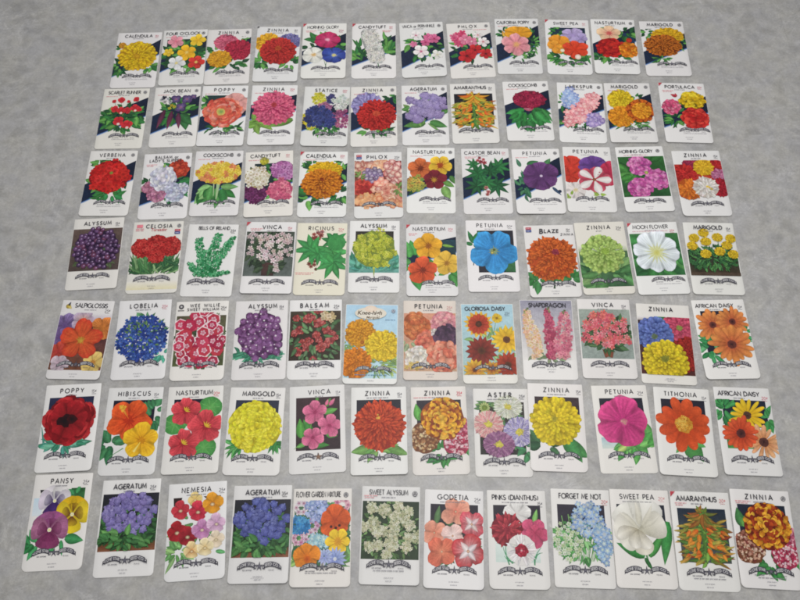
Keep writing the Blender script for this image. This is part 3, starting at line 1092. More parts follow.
@pack('ager_a', 'white seed packet titled AGERATUM with round lavender puffs on a dark diagonal band')
def _(s):
    pic(s); s.band(84, 122, 24, 70); s.leaf(50, 102, 170, 48, 12, '4c7c40'); s.leaf(60, 100, 20, 40, 11, '4a7a42'); s.leaf(56, 104, 40, 46, 3, '6c9450'); s.leaves(50, 70, 36, 30, 16, 16, 7, ('4c7c40', '6c9450'))
    for (x, y, r) in ((18, 40, 11), (28, 46, 8), (52, 30, 12), (70, 36, 13), (88, 44, 11), (42, 50, 13), (60, 54, 14), (78, 58, 13), (90, 60, 9), (28, 66, 12), (44, 72, 14), (62, 78, 15), (18, 84, 12), (34, 92, 13), (80, 82, 12), (24, 72, 9)):
        s.flower(); s.puff(x, y, r, '8a7aae', 'c2b4d8')
    std1(s, 'AGERATUM', 'e', 1, 58, bx=60, by=127)


@pack('amar_a', 'white seed packet titled AMARANTHUS with yellow orange drooping leaves on a black panel, second row')
def _(s):
    pic(s); panel(s, 8, 28, 92, 112, '1c1c24'); amaranth(s, ['d8a02c', 'cf7c24', 'e0b840', '8c9a34', 'c86420'])
    std2(s, 'AMARANTHUS', '15¢', by=126, width=70, cx=44, px=88, py=14)


def amaranth(s, cols, cx=50):
    s.stem(cx, 118, cx, 40, 12, '4c7030')
    s.leaves(cx, 84, 8, 34, 24, 12, 4, ('4c7a34', '6c9440'))
    for g in range(150):
        t = s.r.random()
        y = 116 - t * 64
        sg = s.r.choice((-1, 1))
        d = s.r.uniform(-24, 36)
        c = s.r.choice(cols)
        x0 = cx + sg * s.r.uniform(2, 30)
        s.leaf(x0, y, d if sg > 0 else 180 - d, s.r.uniform(12, 27), s.r.uniform(2.2, 4), s.r.choice([c, c, '4c7430', '6c8c3c']), s.r.choice([c, 'd8b050']))
    for g in range(5):
        for sg in (-1, 1):
            s.flower(); c = s.r.choice(['c85a20', 'd87a28', 'c04a1c'])
            s.leaf(cx + sg * s.r.uniform(4, 12), 62 + g * 11 + s.r.uniform(-4, 4), 90 - sg * s.r.uniform(0, 70), s.r.uniform(11, 17), 4.6, c, 'e09a38')
            s.leaf(cx + sg * s.r.uniform(16, 30), 62 + g * 11 + s.r.uniform(-5, 5), 90 - sg * s.r.uniform(10, 90), s.r.uniform(9, 16), 4.2, c, 'd8a040')
    s.flower()
    for i in range(9):
        s.clip = (0.5, 20, 99.5, 158)
        s.petal(cx + s.r.uniform(-6, 6), 36, R(s.r.uniform(-150, -30)), 0, s.r.uniform(9, 15), 2.6, '7c8430', s.r.choice(cols), 'p')
    s.clip = (0.5, 0.6, 99.5, 158.5)
    for i in range(44):
        a = s.r.uniform(-4, 184)
        ln = s.r.uniform(18, 36) * (0.75 + 0.25 * abs(math.cos(R(a))))
        s.leaf(cx + s.r.uniform(-4, 4), 36 + s.r.uniform(-3, 5), a, ln, 3.9, s.jit(s.r.choice(cols), .1), s.r.choice(cols + ['d8a83c', 'd8b44c']), bow=3 if a < 90 else -3)


@pack('cocks_a', 'white seed packet titled COCKSCOMB with one crimson fan-shaped crest over green leaves')
def _(s):
    pic(s); s.band(72, 118, 30, 72)
    s.disc(52, 70, 12, 'c08090', 'a05060', 12); s.leaves(54, 92, 28, 18, 24, 26, 10, ('2f7a3c', '2a6a36', '3c8a48'), ctr=(54, 66)); s.leaf(80, 76, 60, 42, 6, '3f8448')
    s.flower(); s.disc(55, 50, 36, '8c1c3c', '701430', 26, 0.66, 0.04)
    s.mass(s.scat(55, 50, 34, 22, 90), 4.2, ['a82448', '901c40', 'b83454', '7c1834'], '5c1028', 3)
    std1(s, 'COCKSCOMB', 'e', 1, 62, cx=44, bx=62, by=126)


@pack('lark', 'white seed packet titled LARKSPUR with a blue, a salmon pink and a purple flower spike')
def _(s):
    pic(s); s.band(80, 118, 36, 68, '1e3444'); s.leaves(20, 106, 14, 8, 14, 12, 3); s.leaves(50, 112, 30, 8, 16, 12, 3); s.leaves(14, 58, 8, 20, 12, 12, 3)
    s.flower(); s.mass(s.scat(26, 44, 15, 28, 30), 7.5, ['5c78b8', '7c98cc', '4c68ac', '8ca8d4'], 'c8d0dc', 5)
    s.flower(); s.mass(s.scat(76, 100, 18, 16, 22), 7.5, ['7c68a8', '9480b8', '6a5898'], 'c8b8d8', 5)
    s.flower()
    for (x, y, q) in ((74, 42, 14), (64, 58, 18), (50, 74, 20), (38, 92, 20), (26, 102, 14)):
        s.mass(s.scat(x, y, q, q, 15), 8, ['d0707c', 'dc8c90', 'c45c6c', 'e4a4a4'], 'e8c8c4', 5)
    std1(s, 'LARKSPUR', 'e', 0, 58, bx=62, by=126)


@pack('mari_b', 'white seed packet titled MARIGOLD with one yellow and two orange flowers on a diagonal band')
def _(s):
    pic(s); s.band(84, 122, 34, 72); s.leaves(50, 112, 36, 8, 40, 14, 2.6); s.leaves(66, 42, 8, 8, 6, 12, 4)
    s.pom(32, 46, 28, 'b8960e', 'e8cc2c', 6, 20, shape='s', cen=('b89818', '9c8010'), cy=-1)
    s.pom(29, 92, 28, 'c06c10', 'e89c28', 6, 18, shape='s', cen=('d88c20', 'b86a14'))
    s.pom(72, 76, 31, '7c2c0c', 'd86c20', 6, 20, shape='s'); s.pom(74, 76, 21, 'b8640e', 'eca42c', 4, 15, shape='s', new=False)
    std1(s, 'MARIGOLD', 'e', 1, 58, cx=44, bx=62, by=125)


@pack('port', 'white seed packet titled PORTULACA with pink, yellow and red rose-like flowers')
def _(s):
    pic(s); s.band(80, 118, 40, 76); s.leaves(30, 98, 18, 14, 34, 14, 3); s.leaves(50, 68, 20, 20, 20, 12, 3)
    s.flower(); s.leaf(36, 38, -150, 14, 5, 'a82838', 'c84a54'); s.leaf(36, 38, -100, 10, 4, 'b83444', 'c84a54')
    s.ruff(22, 66, 21, ['d0587c', 'dc8098', 'c84870'], 36, ps=0.45)
    s.ruff(69, 47, 29, ['d8b41c', 'e8cc34', 'c8a010'], 44, ps=0.45, sy=0.84, base='6c5a10')
    s.ruff(70, 95, 31, ['c42c28', 'd84438', 'b0201f'], 46, ps=0.45, sy=0.92)
    std1(s, 'PORTULACA', 'p', 2, 64, cx=46, bx=64, by=126, pr='20¢'); s.part('corner_mark'); s.redcorner()


# ---- third row
@pack('verb', 'white seed packet titled VERBENA with one round head of scarlet florets')
def _(s):
    pic(s); s.band(90, 126, 30, 68); s.leaves(48, 62, 36, 36, 16, 18, 7); s.leaf(50, 108, 110, 24, 8, '2f7a44'); s.leaf(72, 98, 80, 34, 9, '2f7a44'); s.leaves(50, 110, 24, 8, 10, 18, 6, ('2f7a44', G1)); s.leaves(24, 30, 8, 6, 5, 14, 5)
    s.flower(); s.disc(49, 64, 41, '8c1418', '7c1014', 24, 0.97, 0.05)
    s.mass(s.scat(49, 64, 37, 36, 60), 8.4, ['c42020', 'd83430', 'b01818', 'c82c24'], '8a1814', 5, 0.15, 0.6)
    s.disc(52, 56, 4, '8a8a3c', '70702c', 8)
    std1(s, 'VERBENA', 'e', 0, 54, by=127, bx=59)


@pack('bals_a', "white seed packet titled BALSAM or LADY'S SLIPPER with white, mauve and rust red ruffled blooms")
def _(s):
    pic(s); s.band(88, 124, 40, 84); s.leaves(66, 70, 26, 36, 24, 20, 7, ('2f7040', G1)); s.leaves(14, 70, 8, 8, 5, 18, 7); s.leaf(64, 116, 88, 18, 4, G2)
    s.ruff(74, 40, 22, ['b8402c', 'cc5438', 'a43424'], 36, ps=0.5)
    s.ruff(70, 98, 23, ['b4b8cc', 'ccd0dc', 'a4a8c0'], 34, ps=0.5); s.ruff(86, 88, 14, ['b4b8cc', 'd0d0dc'], 18, ps=0.5)
    s.ruff(18, 84, 16, ['a86880', 'bc8098'], 24, ps=0.5); s.ruff(34, 102, 19, ['b0708c', 'c48ca4', '9c6080'], 28, ps=0.5)
    s.ruff(44, 62, 27, ['d4d4de', 'e2e0e4', 'b8b8cc'], 40, ps=0.5, sy=1.15, base='9c9cb4'); s.leaf(44, 36, -80, 10, 5, '7a9a50')
    s.part('title_lettering'); s.text('BALSAM or', 48, 13, 6.2, 48, 0.012, 0.2, INK); s.text("LADY'S SLIPPER", 46, 21.5, 6.2, 66, 0.012, 0.2, INK)
    s.emblem(92, 12); redlines(s, 18, 28, 22, 2); s.banner(58, 127, 0.86); s.foot(50, 147)


@pack('cocks_b', 'white seed packet titled COCKSCOMB with a wide yellow crest mottled in coral')
def _(s):
    pic(s); s.band(84, 124, 34, 70); s.leaves(44, 98, 26, 12, 14, 30, 9, ('4f8a48', '7aa868', '2f6b35'), ctr=(52, 74)); s.leaf(60, 90, 0, 36, 9, '6fa060'); s.leaf(40, 90, 100, 34, 9, '4f8a48'); s.stem(52, 120, 54, 76, 9, '9cb888'); s.stem(46, 112, 44, 76, 3, 'b0c49c')
    s.flower(); s.disc(52, 56, 47, 'c8a83c', 'b08c30', 30, 0.56, 0.05)
    pts = s.scat(52, 55, 45, 26, 150)
    for (x, y) in pts:
        c = ['d87058', 'cc5c50', 'e08868'] if noise.noise(Vector((x * 0.07, y * 0.09, 3.3))) > 0.12 else ['e4cc4c', 'd8bc3c', 'ecd868']
        s.floret(x, y, 4.8, 3, s.jit('b89038', .2), s.jit(s.r.choice(c), .1), s.r.uniform(0, 6))
    std1(s, 'COCKSCOMB', 'e', 1, 62, bx=60, by=127)


@pack('cand_b', 'white seed packet titled CANDYTUFT with white, mauve, purple and pink round heads')
def _(s):
    pic(s); s.band(84, 122, 40, 76); panel(s, 20, 30, 84, 100, '1c2c30'); s.leaves(50, 70, 40, 40, 24, 14, 5)
    for (x, y, r, cs, cc, nn) in ((40, 24, 10, ['d8d04c', 'c8bc3c'], '8c8a2c', 10), (80, 50, 26, ['b878ac', 'a86498', 'c890bc'], '7c4474', 34), (24, 104, 24, ['6c2c5c', '582048', '7c3c6c'], '3c1434', 34), (26, 64, 27, ['e4e0d4', 'd4cec0', 'ece8e0'], '9c8c5c', 38), (74, 98, 27, ['d06c84', 'c45878', 'dc8898'], '943c58', 38)):
        s.flower(); s.disc(x, y, r * 0.95, cc, cc, 18, 1, 0.05); s.mass(s.scat(x, y, r * 0.9, r * 0.9, nn), r * 0.24, cs, cc, 4)
    std1(s, 'CANDYTUFT', 'p', 1, 62, cx=42, bx=60, by=126, pr='10¢')


@pack('cal_b', 'white seed packet titled CALENDULA with a deep orange flower below a yellow one')
def _(s):
    pic(s); s.band(92, 122, 34, 72); s.leaves(26, 36, 12, 8, 8, 16, 5); s.leaves(70, 26, 8, 8, 5, 14, 5); s.leaves(22, 112, 18, 10, 10, 20, 7); s.leaves(84, 106, 12, 12, 8, 18, 6); s.leaves(92, 50, 4, 12, 5, 14, 5)
    s.pom(54, 47, 36, 'b8860c', 'e8bc22', 7, 30, sy=0.64)
    s.pom(48, 80, 43, '8c3c08', 'dc8820', 10, 34, sy=0.86, cy=-10, cen=('8c3408', '6c2808'), crad=.1)
    std1(s, 'CALENDULA', 'p', 1, 62, cx=44, bx=60, by=127, pr='20¢'); s.part('corner_mark'); s.redcorner()


@pack('phlox_b', 'white seed packet titled PHLOX filled edge to edge with pink, cream and purple florets')
def _(s):
    pic(s); s.clip = (1, 19, 99, 139); s.rect(1, 22, 99, 132, '6c3430', '7c5440', 0.4)
    for (x, y, rx, ry, n, r, cs, cc) in ((22, 42, 24, 20, 22, 9, ['a04c48', '903c3c', 'b86858'], 'e4c8b0'), (58, 32, 18, 12, 10, 9, ['d8a078', 'c88868'], 'e8d0b0'), (82, 50, 18, 28, 22, 9, ['a84c50', 'bc6c68', '983c44'], 'ecd4c4'), (20, 84, 22, 18, 20, 9, ['b83c34', 'a42c2c', 'c84c40'], '7c2420'),
                                         (40, 56, 20, 16, 26, 6, ['54406c', '6c5480', '443458'], 'c0b0c4'), (60, 88, 16, 20, 18, 8, ['c87060', 'd88c78', 'b85850'], 'e8c8b0'), (76, 108, 24, 20, 26, 9, ['d0a488', 'c88c78', 'dcc0a4'], '9c4c40'), (30, 118, 28, 14, 22, 8, ['c0784c', 'b0603c', 'd09868'], 'd8b088'), (80, 126, 16, 8, 10, 8, ['a85c48', 'c07858'], 'd8b088')):
        s.flower(); s.mass(s.scat(x, y, rx, ry, n), r, cs, cc, 5, 0.15, 0.7)
    s.back(s.pic); s.leaves(92, 94, 5, 10, 8, 10, 4, ('6c8448',)); s.leaves(12, 60, 6, 6, 5, 10, 4, ('6c8448',)); s.clip = (0.5, 0.6, 99.5, 158.5)
    std2(s, 'PHLOX', '25¢', by=127, px=90, py=14, width=42, k=0.92, sub=False); s.flag(5, 6, 11, 11)


@pack('nast_b', 'white seed packet titled NASTURTIUM with rust, yellow and maroon flowers')
def _(s):
    pic(s); s.band(84, 118, 30, 68); s.leaf(76, 84, 30, 26, 13, '5c8a44'); s.leaf(76, 96, 70, 36, 14, '78a458', '8cb468'); s.leaf(90, 70, 60, 24, 12, '4c7c40'); s.leaf(58, 30, -60, 16, 8, '8cac68'); s.leaf(16, 104, 130, 20, 5, G2)
    s.lobes(28, 52, 26, 5, '8c3c1c', 'cc6c3c', '5c2414', 0.25, wf=1.35, ph=-90)
    s.lobes(70, 44, 25, 5, 'b06020', 'e4c03c', '8c3418', 0.28, wf=1.35, ph=-60)
    s.lobes(57, 80, 25, 5, '50141c', '7c2430', 'b88a30', 0.2, wf=1.35, ph=-90)
    s.flower(); s.mass(s.scat(18, 90, 20, 19, 46), 4.5, ['b8a848', '9c9c44', 'c88844', '6c8c44', 'd8b858'], '5c6c34', 4)
    std1(s, 'NASTURTIUM', 'e', 1, 66, cx=46, bx=58, by=126)


@pack('castor', 'white seed packet titled CASTOR BEAN with dark green star-shaped leaves on a diagonal band')
def _(s):
    pic(s); s.band(80, 122, 28, 72)
    for (x, y, r, d) in ((26, 40, 20, 200), (76, 46, 30, 0), (34, 62, 32, 180), (58, 58, 30, -60), (30, 92, 30, 140), (70, 92, 32, 60), (50, 84, 26, 90)):
        s.palmate(x, y, r, 8, s.r.choice(['235a34', '2c6a3c', '1f5030']), d, 300, 0.17)
    s.flower(); s.mass([(34, 30), (40, 34), (46, 28), (38, 24), (48, 36)], 5, ['a8404c', 'c05c60', '8c3040'], '5c2028', 6)
    s.flower(); s.mass([(48, 98), (52, 108), (50, 114)], 4, ['a85c58', 'b87870'], '5c2028', 6)
    std1(s, 'CASTOR BEAN', 'p', 2, 74, cx=44, bx=60, by=127, pr='10¢')


@pack('pet_a', 'white seed packet titled PETUNIA with a single dark purple flower on a diagonal band')
def _(s):
    pic(s); s.band(86, 122, 26, 62); s.leaf(66, 44, -55, 24, 10, '3f7044'); s.leaf(30, 40, -20, 26, 9, '356a40'); s.leaf(16, 44, -110, 22, 5, '4c7a60'); s.leaves(20, 92, 8, 22, 20, 16, 4, ('2f6048', '3f7050')); s.leaf(78, 96, 50, 26, 4, '3c5470'); s.disc(92, 106, 4, '24344c', '1c2840', 8)
    s.lobes(56, 68, 37, 6, '4c2c58', '6a3f74', None, wf=1.5, ph=-90, vein='3a2048', sy=0.96)
    s.disc(57, 68, 3.4, 'd8d0d8', 'a890b0', 8)
    std1(s, 'PETUNIA', 'e', 1, 50, bx=60, by=127)


@pack('pet_b', 'white seed packet titled PETUNIA with a red and white striped star flower')
def _(s):
    pic(s); s.clip = (1, 22, 99, 128)
    s.lobes(16, 50, 30, 5, 'b03024', 'cc4030', None, wf=1.5); s.lobes(12, 72, 20, 5, 'a82c20', 'c43c2c', None, wf=1.5, new=False)
    s.lobes(60, 46, 30, 5, '4a2c68', '6c4890', None, wf=1.5, sy=0.8)
    s.lobes(94, 66, 24, 5, '9c2440', 'b83450', None, wf=1.5, sy=1.3)
    s.lobes(20, 108, 22, 5, 'e4dcd8', 'd8d0cc', 'c8b880', wf=1.5)
    s.back(s.pic); s.leaves(66, 122, 6, 5, 5, 10, 5, ('8ca848',)); s.leaves(8, 120, 5, 5, 4, 9, 4, ('8ca848',))
    s.lobes(60, 82, 37, 5, 'a82c40', 'c05064', None, wf=1.35, ph=-70, stripe='e6e0dc', sy=0.94); s.disc(60, 82, 4, '8a5a30', '6c3828', 8)
    s.clip = (0.5, 0.6, 99.5, 158.5)
    std2(s, 'PETUNIA', '15¢', by=128, px=90, py=15, width=52, k=0.9, bx=52)


@pack('mg_b', 'white seed packet titled MORNING GLORY with three ruffled magenta pink blooms on a green photo')
def _(s):
    pic(s); s.clip = (2, 25, 98, 124); s.rect(2, 25, 98, 124, '2c5c2c', '214a28', 0.5, 0.05); s.leaves(50, 75, 46, 46, 14, 30, 14, ('3c7434', '2a5a2c', '4c8440'))
    for (x, y, r) in ((44, 47, 25), (76, 82, 26), (38, 104, 26)):
        s.ruff(x, y, r, ['c0589c', 'd074ac', 'b0488c', 'd888b8'], 46, ps=0.42, base='8c3c7c', rag=0.14)
    s.back(s.pic); s.disc(56, 66, 4, 'b0b060', '8a9a48', 8); s.clip = (0.5, 0.6, 99.5, 158.5)
    std2(s, 'MORNING GLORY', None, by=134, width=70, cx=42, k=0.86, bx=52, h=7.6); s.emblem(88, 12); s.part('notice_lines'); s.dashes(40, 22, 50, 1.8, 'd4a0ac')


@pack('zin_e', 'white seed packet titled ZINNIA crowded with red, yellow, orange and white spiky flowers')
def _(s):
    pic(s); s.clip = (1, 24, 99, 122); s.rect(1, 34, 99, 110, 'a83028', 'b84430', 0.3)
    for (x, y, r, a, b) in ((36, 36, 20, '7c1c38', 'a83454'), (86, 40, 20, '9c1c20', 'c43030'), (20, 58, 25, '9c1a1c', 'cc3430'), (60, 42, 22, 'c8941c', 'ecc434'), (90, 62, 17, 'a85078', 'd08cac'), (88, 92, 24, '8c1420', 'b82838'), (22, 96, 27, 'b8541c', 'e88830'), (57, 92, 27, 'c8bcb0', 'ebe8e4')):
        s.pom(x, y, r, a, b, 5, 20, shape='p', spiky=1.5)
    s.flower(); s.mass([(64, 92), (68, 96), (60, 90)], 3, ['d8b83c'], None, 4)
    s.clip = (0.5, 0.6, 99.5, 158.5)
    std2(s, 'ZINNIA', '15¢', by=130, px=90, py=15, width=46, k=0.88, bx=53)


# ---- fourth row
@pack('alys_a', 'white seed packet titled ALYSSUM with dark purple round florets on a brown picture')
def _(s):
    pic(s); s.clip = (1, 24, 99, 119); s.rect(1, 24, 99, 119, '5a4a44', '4c403c', 0.2); s.leaves(50, 78, 46, 40, 20, 12, 4, ('4c5a3c',))
    s.clip = (2, 16, 98, 122); s.flower(); s.disc(50, 70, 43, '2c1c38', '24182e', 26, 1.02, 0.06)
    for (x, y) in s.scat(50, 70, 45, 47, 92, 0.3):
        c = s.jit(s.r.choice(['4c2c54', '5c3864', '3c2448', '6c3450']), 0.12)
        s.disc(x, y, s.r.uniform(4.2, 6.0), mixc(c, L('8c7098'), 0.35), mulc(c, 0.6), 10); s.disc(x + .8, y - 1, 1.5, 'b8a4c0', '8c7498', 6)
    s.clip = (0.5, 0.6, 99.5, 158.5)
    std2(s, 'ALYSSUM', '15¢', width=54, by=130, k=0.88)


@pack('celo', 'cream-bottomed seed packet titled CELOSIA with red brain-like crests over dark green leaves', paper='dedbd6')
def _(s):
    pic(s); s.rect(1, 134, 99, 152, 'dedad0', 'd8d0ac'); s.clip = (1, 20, 99, 119)
    s.poly([(2, 118), (16, 84), (50, 78), (88, 84), (94, 118)], '24402c', '2c4c30'); s.leaves(50, 112, 40, 10, 70, 34, 3.2, ('3f6a40', '2c5434', '4f7a4a', '7a9a6c'), ctr=(50, 150)); s.leaf(70, 88, 25, 36, 4, '2c5434')
    s.clip = (0.5, 0.6, 99.5, 158.5)
    for (x, y, r) in ((23, 60, 23), (78, 58, 24), (52, 53, 23), (52, 80, 16), (40, 62, 18), (64, 64, 18)):
        s.flower(); s.disc(x, y, r, '8c1c1c', '781818', 20, 0.9, 0.05); s.mass(s.scat(x, y, r * .92, r * .84, int(r * 1.9)), 4.4, ['b82c2c', 'c83c38', 'a42424', 'cc4c44'], '701414', 3)
    title(s, 'CELOSIA', 52, 15, 7.8, 52); s.part('variety_lettering'); s.text('Toreador', 52, 22.5, 6.5, 32, 0.004, 0.06, 'b84048', slant=0.15)
    s.part('notice_lines'); s.rect(7, 7, 19, 14, 'd87c88'); s.dashes(14, 17, 16, 2, 'd07080'); s.dashes(14, 20.5, 16, 2, 'd07080')
    s.emblem(92, 11); s.flag(84, 19, 11, 11); s.banner(49, 128, 0.95); s.foot(50, 145)


@pack('bells', 'white seed packet titled BELLS OF IRELAND with three green bell-covered spires')
def _(s):
    pic(s)
    for (x0, y0, x1, y1, q) in ((40, 112, 22, 30, 7), (46, 114, 62, 20, 8), (50, 114, 92, 28, 7), (30, 114, 10, 88, 5), (60, 114, 90, 106, 5), (44, 114, 40, 60, 9)):
        s.flower(); s.stem(x0, y0, x1, y1, 1.6, '2c6c44'); n = int(math.hypot(x1 - x0, y1 - y0) / 3.2)
        for i in range(n):
            t = i / n
            for sg in (-1.0, -.4, .45, 1.05):
                px, py = x0 + (x1 - x0) * t + sg * q * (1.25 - 0.55 * t) + s.r.uniform(-1.8, 1.8), y0 + (y1 - y0) * t + s.r.uniform(-3, 3)
                rr = s.r.uniform(2.2, 3.9); c = s.jit(s.r.choice(['2f8450', '3a9460', '5cac78', '1f6c40']), .16)
                s.floret(px, py, rr, 4, mulc(c, .5), c, s.r.uniform(0, 6), 0.5, 0.6)
                if s.r.random() < .4:
                    s.floret(px, py, rr * .45, 5, 'a8d0b0', '7cb890', 0.2, 0.3, .8)
    title(s, 'BELLS OF IRELAND', 52, 12.5, 6.8, 62, sub=None); s.price('25¢', 90, 15, 7); s.banner(48, 128, 0.97); s.foot(50, 147)


@pack('vinca_b', 'white seed packet titled VINCA with pale pink flowers in a grey green garden photo')
def _(s):
    pic(s); s.clip = (2, 22, 98, 122); s.rect(2, 22, 98, 122, '3c443c', '5c6460', 0.3, 0.04); s.leaves(46, 64, 40, 36, 70, 14, 5, ('2c3c2c', '3c4c38', '44583e', '222e24')); s.rect(38, 92, 62, 121, '4a3430', '3c2c2a', 0.2); s.leaves(50, 98, 24, 12, 18, 14, 5, ('2c3c2c', '3c4c38'))
    for (x, y, rx, ry, n) in ((22, 36, 17, 11, 9), (50, 38, 16, 12, 9), (80, 42, 16, 16, 11), (42, 60, 18, 12, 9), (80, 70, 16, 14, 9), (38, 80, 12, 10, 6), (62, 82, 10, 12, 6), (12, 66, 8, 10, 4), (66, 102, 5, 10, 4)):
        s.flower(); s.mass(s.scat(x, y, rx, ry, n), 5.2, ['d8ccca', 'c8bab8', 'e0d8d4', 'ccbcb4'], 'a07880', 5, 0.2, 0.35)
    s.clip = (0.5, 0.6, 99.5, 158.5)
    std2(s, 'VINCA', '15¢', width=38, by=134, k=0.92, cx=52, pc='c0707c'); redlines(s, 22, 16, 26, 2); s.part('corner_mark'); s.redcorner()


@pack('ric', 'cream seed packet titled RICINUS with bright green hand-shaped leaves', paper='dedacb')
def _(s):
    pic(s); s.flower(); s.mass([(34, 26), (42, 22), (48, 28), (38, 34), (44, 36), (32, 34), (50, 20)], 5.5, ['a84c44', 'b8605c', '8c3834'], '5c2c28', 7)
    s.flower(); s.mass([(28, 92), (34, 86), (38, 94), (32, 98), (40, 86)], 5.5, ['7c4034', '8c5040'], '4c2820', 7); s.disc(42, 104, 3.5, '6c3028', '4c2420', 8)
    s.back(s.pic); s.stem(42, 104, 44, 40, 1.5, '6c8a48')
    for (x, y, r, d) in ((74, 42, 34, -60), (32, 58, 44, 150), (70, 66, 46, 60), (74, 88, 42, 90), (44, 68, 30, 110)):
        s.palmate(x, y, r, 8, s.r.choice(['3a8448', '45904f', '2f7840']), d, 290, 0.19)
    s.disc(80, 44, 18, '3f8a4a', '3a8446', 16)
    std2(s, 'RICINUS', '20¢', width=50, by=132, k=0.95, pc='c8707c'); redlines(s, 20, 112, 36, 2)


@pack('alys_b', 'white seed packet titled ALYSSUM with a round head of lime yellow florets and teal leaves')
def _(s):
    pic(s); panel(s, 12, 24, 88, 72, '34322e'); s.clip = (1, 24, 99, 118); s.rect(1, 86, 99, 117, '8cb4ac', '5c9488', 0.3); s.leaves(50, 102, 48, 12, 50, 26, 6, ('4c8c7c', '5c9c88', '3c7c64', '6ca894'), ctr=(50, 150))
    s.clip = (0.5, 0.6, 99.5, 158.5); s.leaf(50, 98, 90, 30, 2, '8ca050')
    s.flower(); s.disc(50, 65, 42, '6c7830', '748434', 26, 0.98, 0.06)
    for (x, y) in s.scat(50, 64, 40, 38, 26, 0.3):
        s.mass(s.scat(x, y, 8, 7.5, 9), 3.2, ['c8cc44', 'b8bc38', 'd8d860', 'a4ac38'], '7c8830', 4)
    std2(s, 'ALYSSUM', '15¢', width=52, by=131, k=0.95)


@pack('nast_c', 'white seed packet titled NASTURTIUM with one orange red and two golden yellow flowers')
def _(s):
    pic(s); s.band(60, 90, 34, 60); s.rect(62, 36, 98, 76, '24404c', '1c3038'); s.leaves(16, 86, 14, 24, 8, 34, 14, ('3c8040', '4a8a48')); s.leaves(86, 104, 10, 12, 6, 24, 10, ('3c8040', '4a8a48')); s.leaf(72, 48, 10, 24, 4, '7aa848')
    s.lobes(44, 50, 29, 5, 'c8841c', 'e0a832', '7c4420', 0.2, wf=1.35, ph=-90)
    s.lobes(80, 88, 27, 5, 'c89c34', 'ddb448', '8c5c28', 0.2, wf=1.35, ph=-100)
    s.lobes(32, 104, 30, 5, 'b03c20', 'd45a34', '5c2418', 0.22, wf=1.4, ph=-90)
    std1(s, 'NASTURTIUM', 'p', 0, 64, cx=46, bx=62, by=131, pr='20¢'); redlines(s, 14, 22, 18, 2); s.part('corner_mark'); s.redcorner()


@pack('pet_c', 'white seed packet titled PETUNIA with one large sky blue flower')
def _(s):
    pic(s); panel(s, 22, 24, 94, 118, '2a2830'); s.leaf(14, 52, -110, 30, 6, '2f7040'); s.leaf(14, 48, -60, 28, 6, '2f7040'); s.leaf(12, 56, -160, 18, 5, '2f7040'); s.leaf(14, 56, 20, 20, 6, '3a7a48'); s.rect(74, 92, 94, 117, '3c7044', '2c5c38', 0.2); s.stem(14, 86, 12, 102, 2, '2c3c34')
    s.lobes(54, 70, 50, 5, '2f78b4', '3f96d0', '8a9a4c', 0.13, ph=-60, wf=1.3, vein='235c94', wav=0.14)
    s.disc(50, 74, 4, 'c8c070', '5c5c2c', 8); s.disc(54, 68, 3, '3c4020', '5c6030', 6)
    std2(s, 'PETUNIA', '50¢', width=52, by=129, k=0.9, cx=48, bx=54)


@pack('blaze', 'white seed packet titled BLAZE ZINNIA with one shaggy orange flower with a reddish eye')
def _(s):
    pic(s); s.leaves(20, 122, 14, 6, 8, 22, 8, ('3f7a44', '2f6b35')); s.leaves(84, 122, 12, 6, 8, 20, 8, ('3f7a44', '2f6b35')); s.stem(52, 116, 48, 142, 4, '2f4a30')
    s.pom(50, 76, 50, '8c3410', 'e0702c', 12, 46, shape='p', spiky=1.5, cx=8, cy=-14, cen=('5c1824', '8c3040'), crad=.13, base='a84418', wf=1.1)
    s.part('title_lettering'); s.text('B', 34, 20, 11, 8, 0.03, 0.1, INK, slant=0.1); s.text('LAZE', 54, 18.5, 8, 29, 0.03, 0.12, INK, slant=0.1); s.text('ZINNIA', 85, 25, 4.6, 25, 0.012, 0.15, INK)
    s.price('15¢', 88, 12, 6); s.flag(4, 5, 11, 11); s.banner(56, 131, 0.9); s.foot(50, 148)


@pack('zin_f', 'cream seed packet titled ZINNIA with a lime green flower on dark green leaves', paper='dcd8cd')
def _(s):
    pic(s); s.clip = (1, 24, 99, 146); s.rect(2, 52, 98, 144, '52744c', '35583a', 0.5, 0.05); s.leaves(50, 116, 46, 18, 20, 34, 12, ('3f6a3f', '2f5834', '52804c', '6c8c58'))
    s.rect(2, 52, 98, 66, 'dcd8cd', '9aa888')
    s.clip = (0.5, 0.6, 99.5, 158.5)
    s.pom(48, 72, 43, '6f8e3a', 'b2cc72', 9, 30, cx=6, cy=-6, cen=('8ca848', '7c983c'), wf=1.0)
    std2(s, 'ZINNIA', '25¢', width=46, by=130, k=0.92, ink=None) if False else std2(s, 'ZINNIA', '25¢', width=46, by=131, k=0.92, sw=12)


@pack('moon', 'white seed packet titled MOON FLOWER with one pale white bloom on a green picture')
def _(s):
    pic(s); s.clip = (2, 25, 98, 119); s.rect(2, 25, 98, 119, '356a3a', '2a5a34', 0.4, 0.05); s.leaves(50, 74, 48, 44, 10, 34, 15, ('3c7a40', '2a5a34', '4a8448'))
    s.clip = (0.5, 0.6, 99.5, 158.5)
    s.lobes(50, 68, 47, 8, 'd4dcd4', 'dfe4ea', 'c8c87c', 0.3, ph=10, wf=1.45, vein='a8b8b8', v=0.04); s.disc(50, 68, 7, 'b8b45c', 'c8c880', 10, 1, .2)
    std1(s, 'MOON FLOWER', None, 0, 70, cx=46, bx=62, by=127, ty=14); s.part('notice_lines'); s.dashes(44, 20, 70, 1.8, 'd4a0a8'); s.price('20¢', 88, 20, 6, 'c06070'); s.part('corner_mark'); s.redcorner()


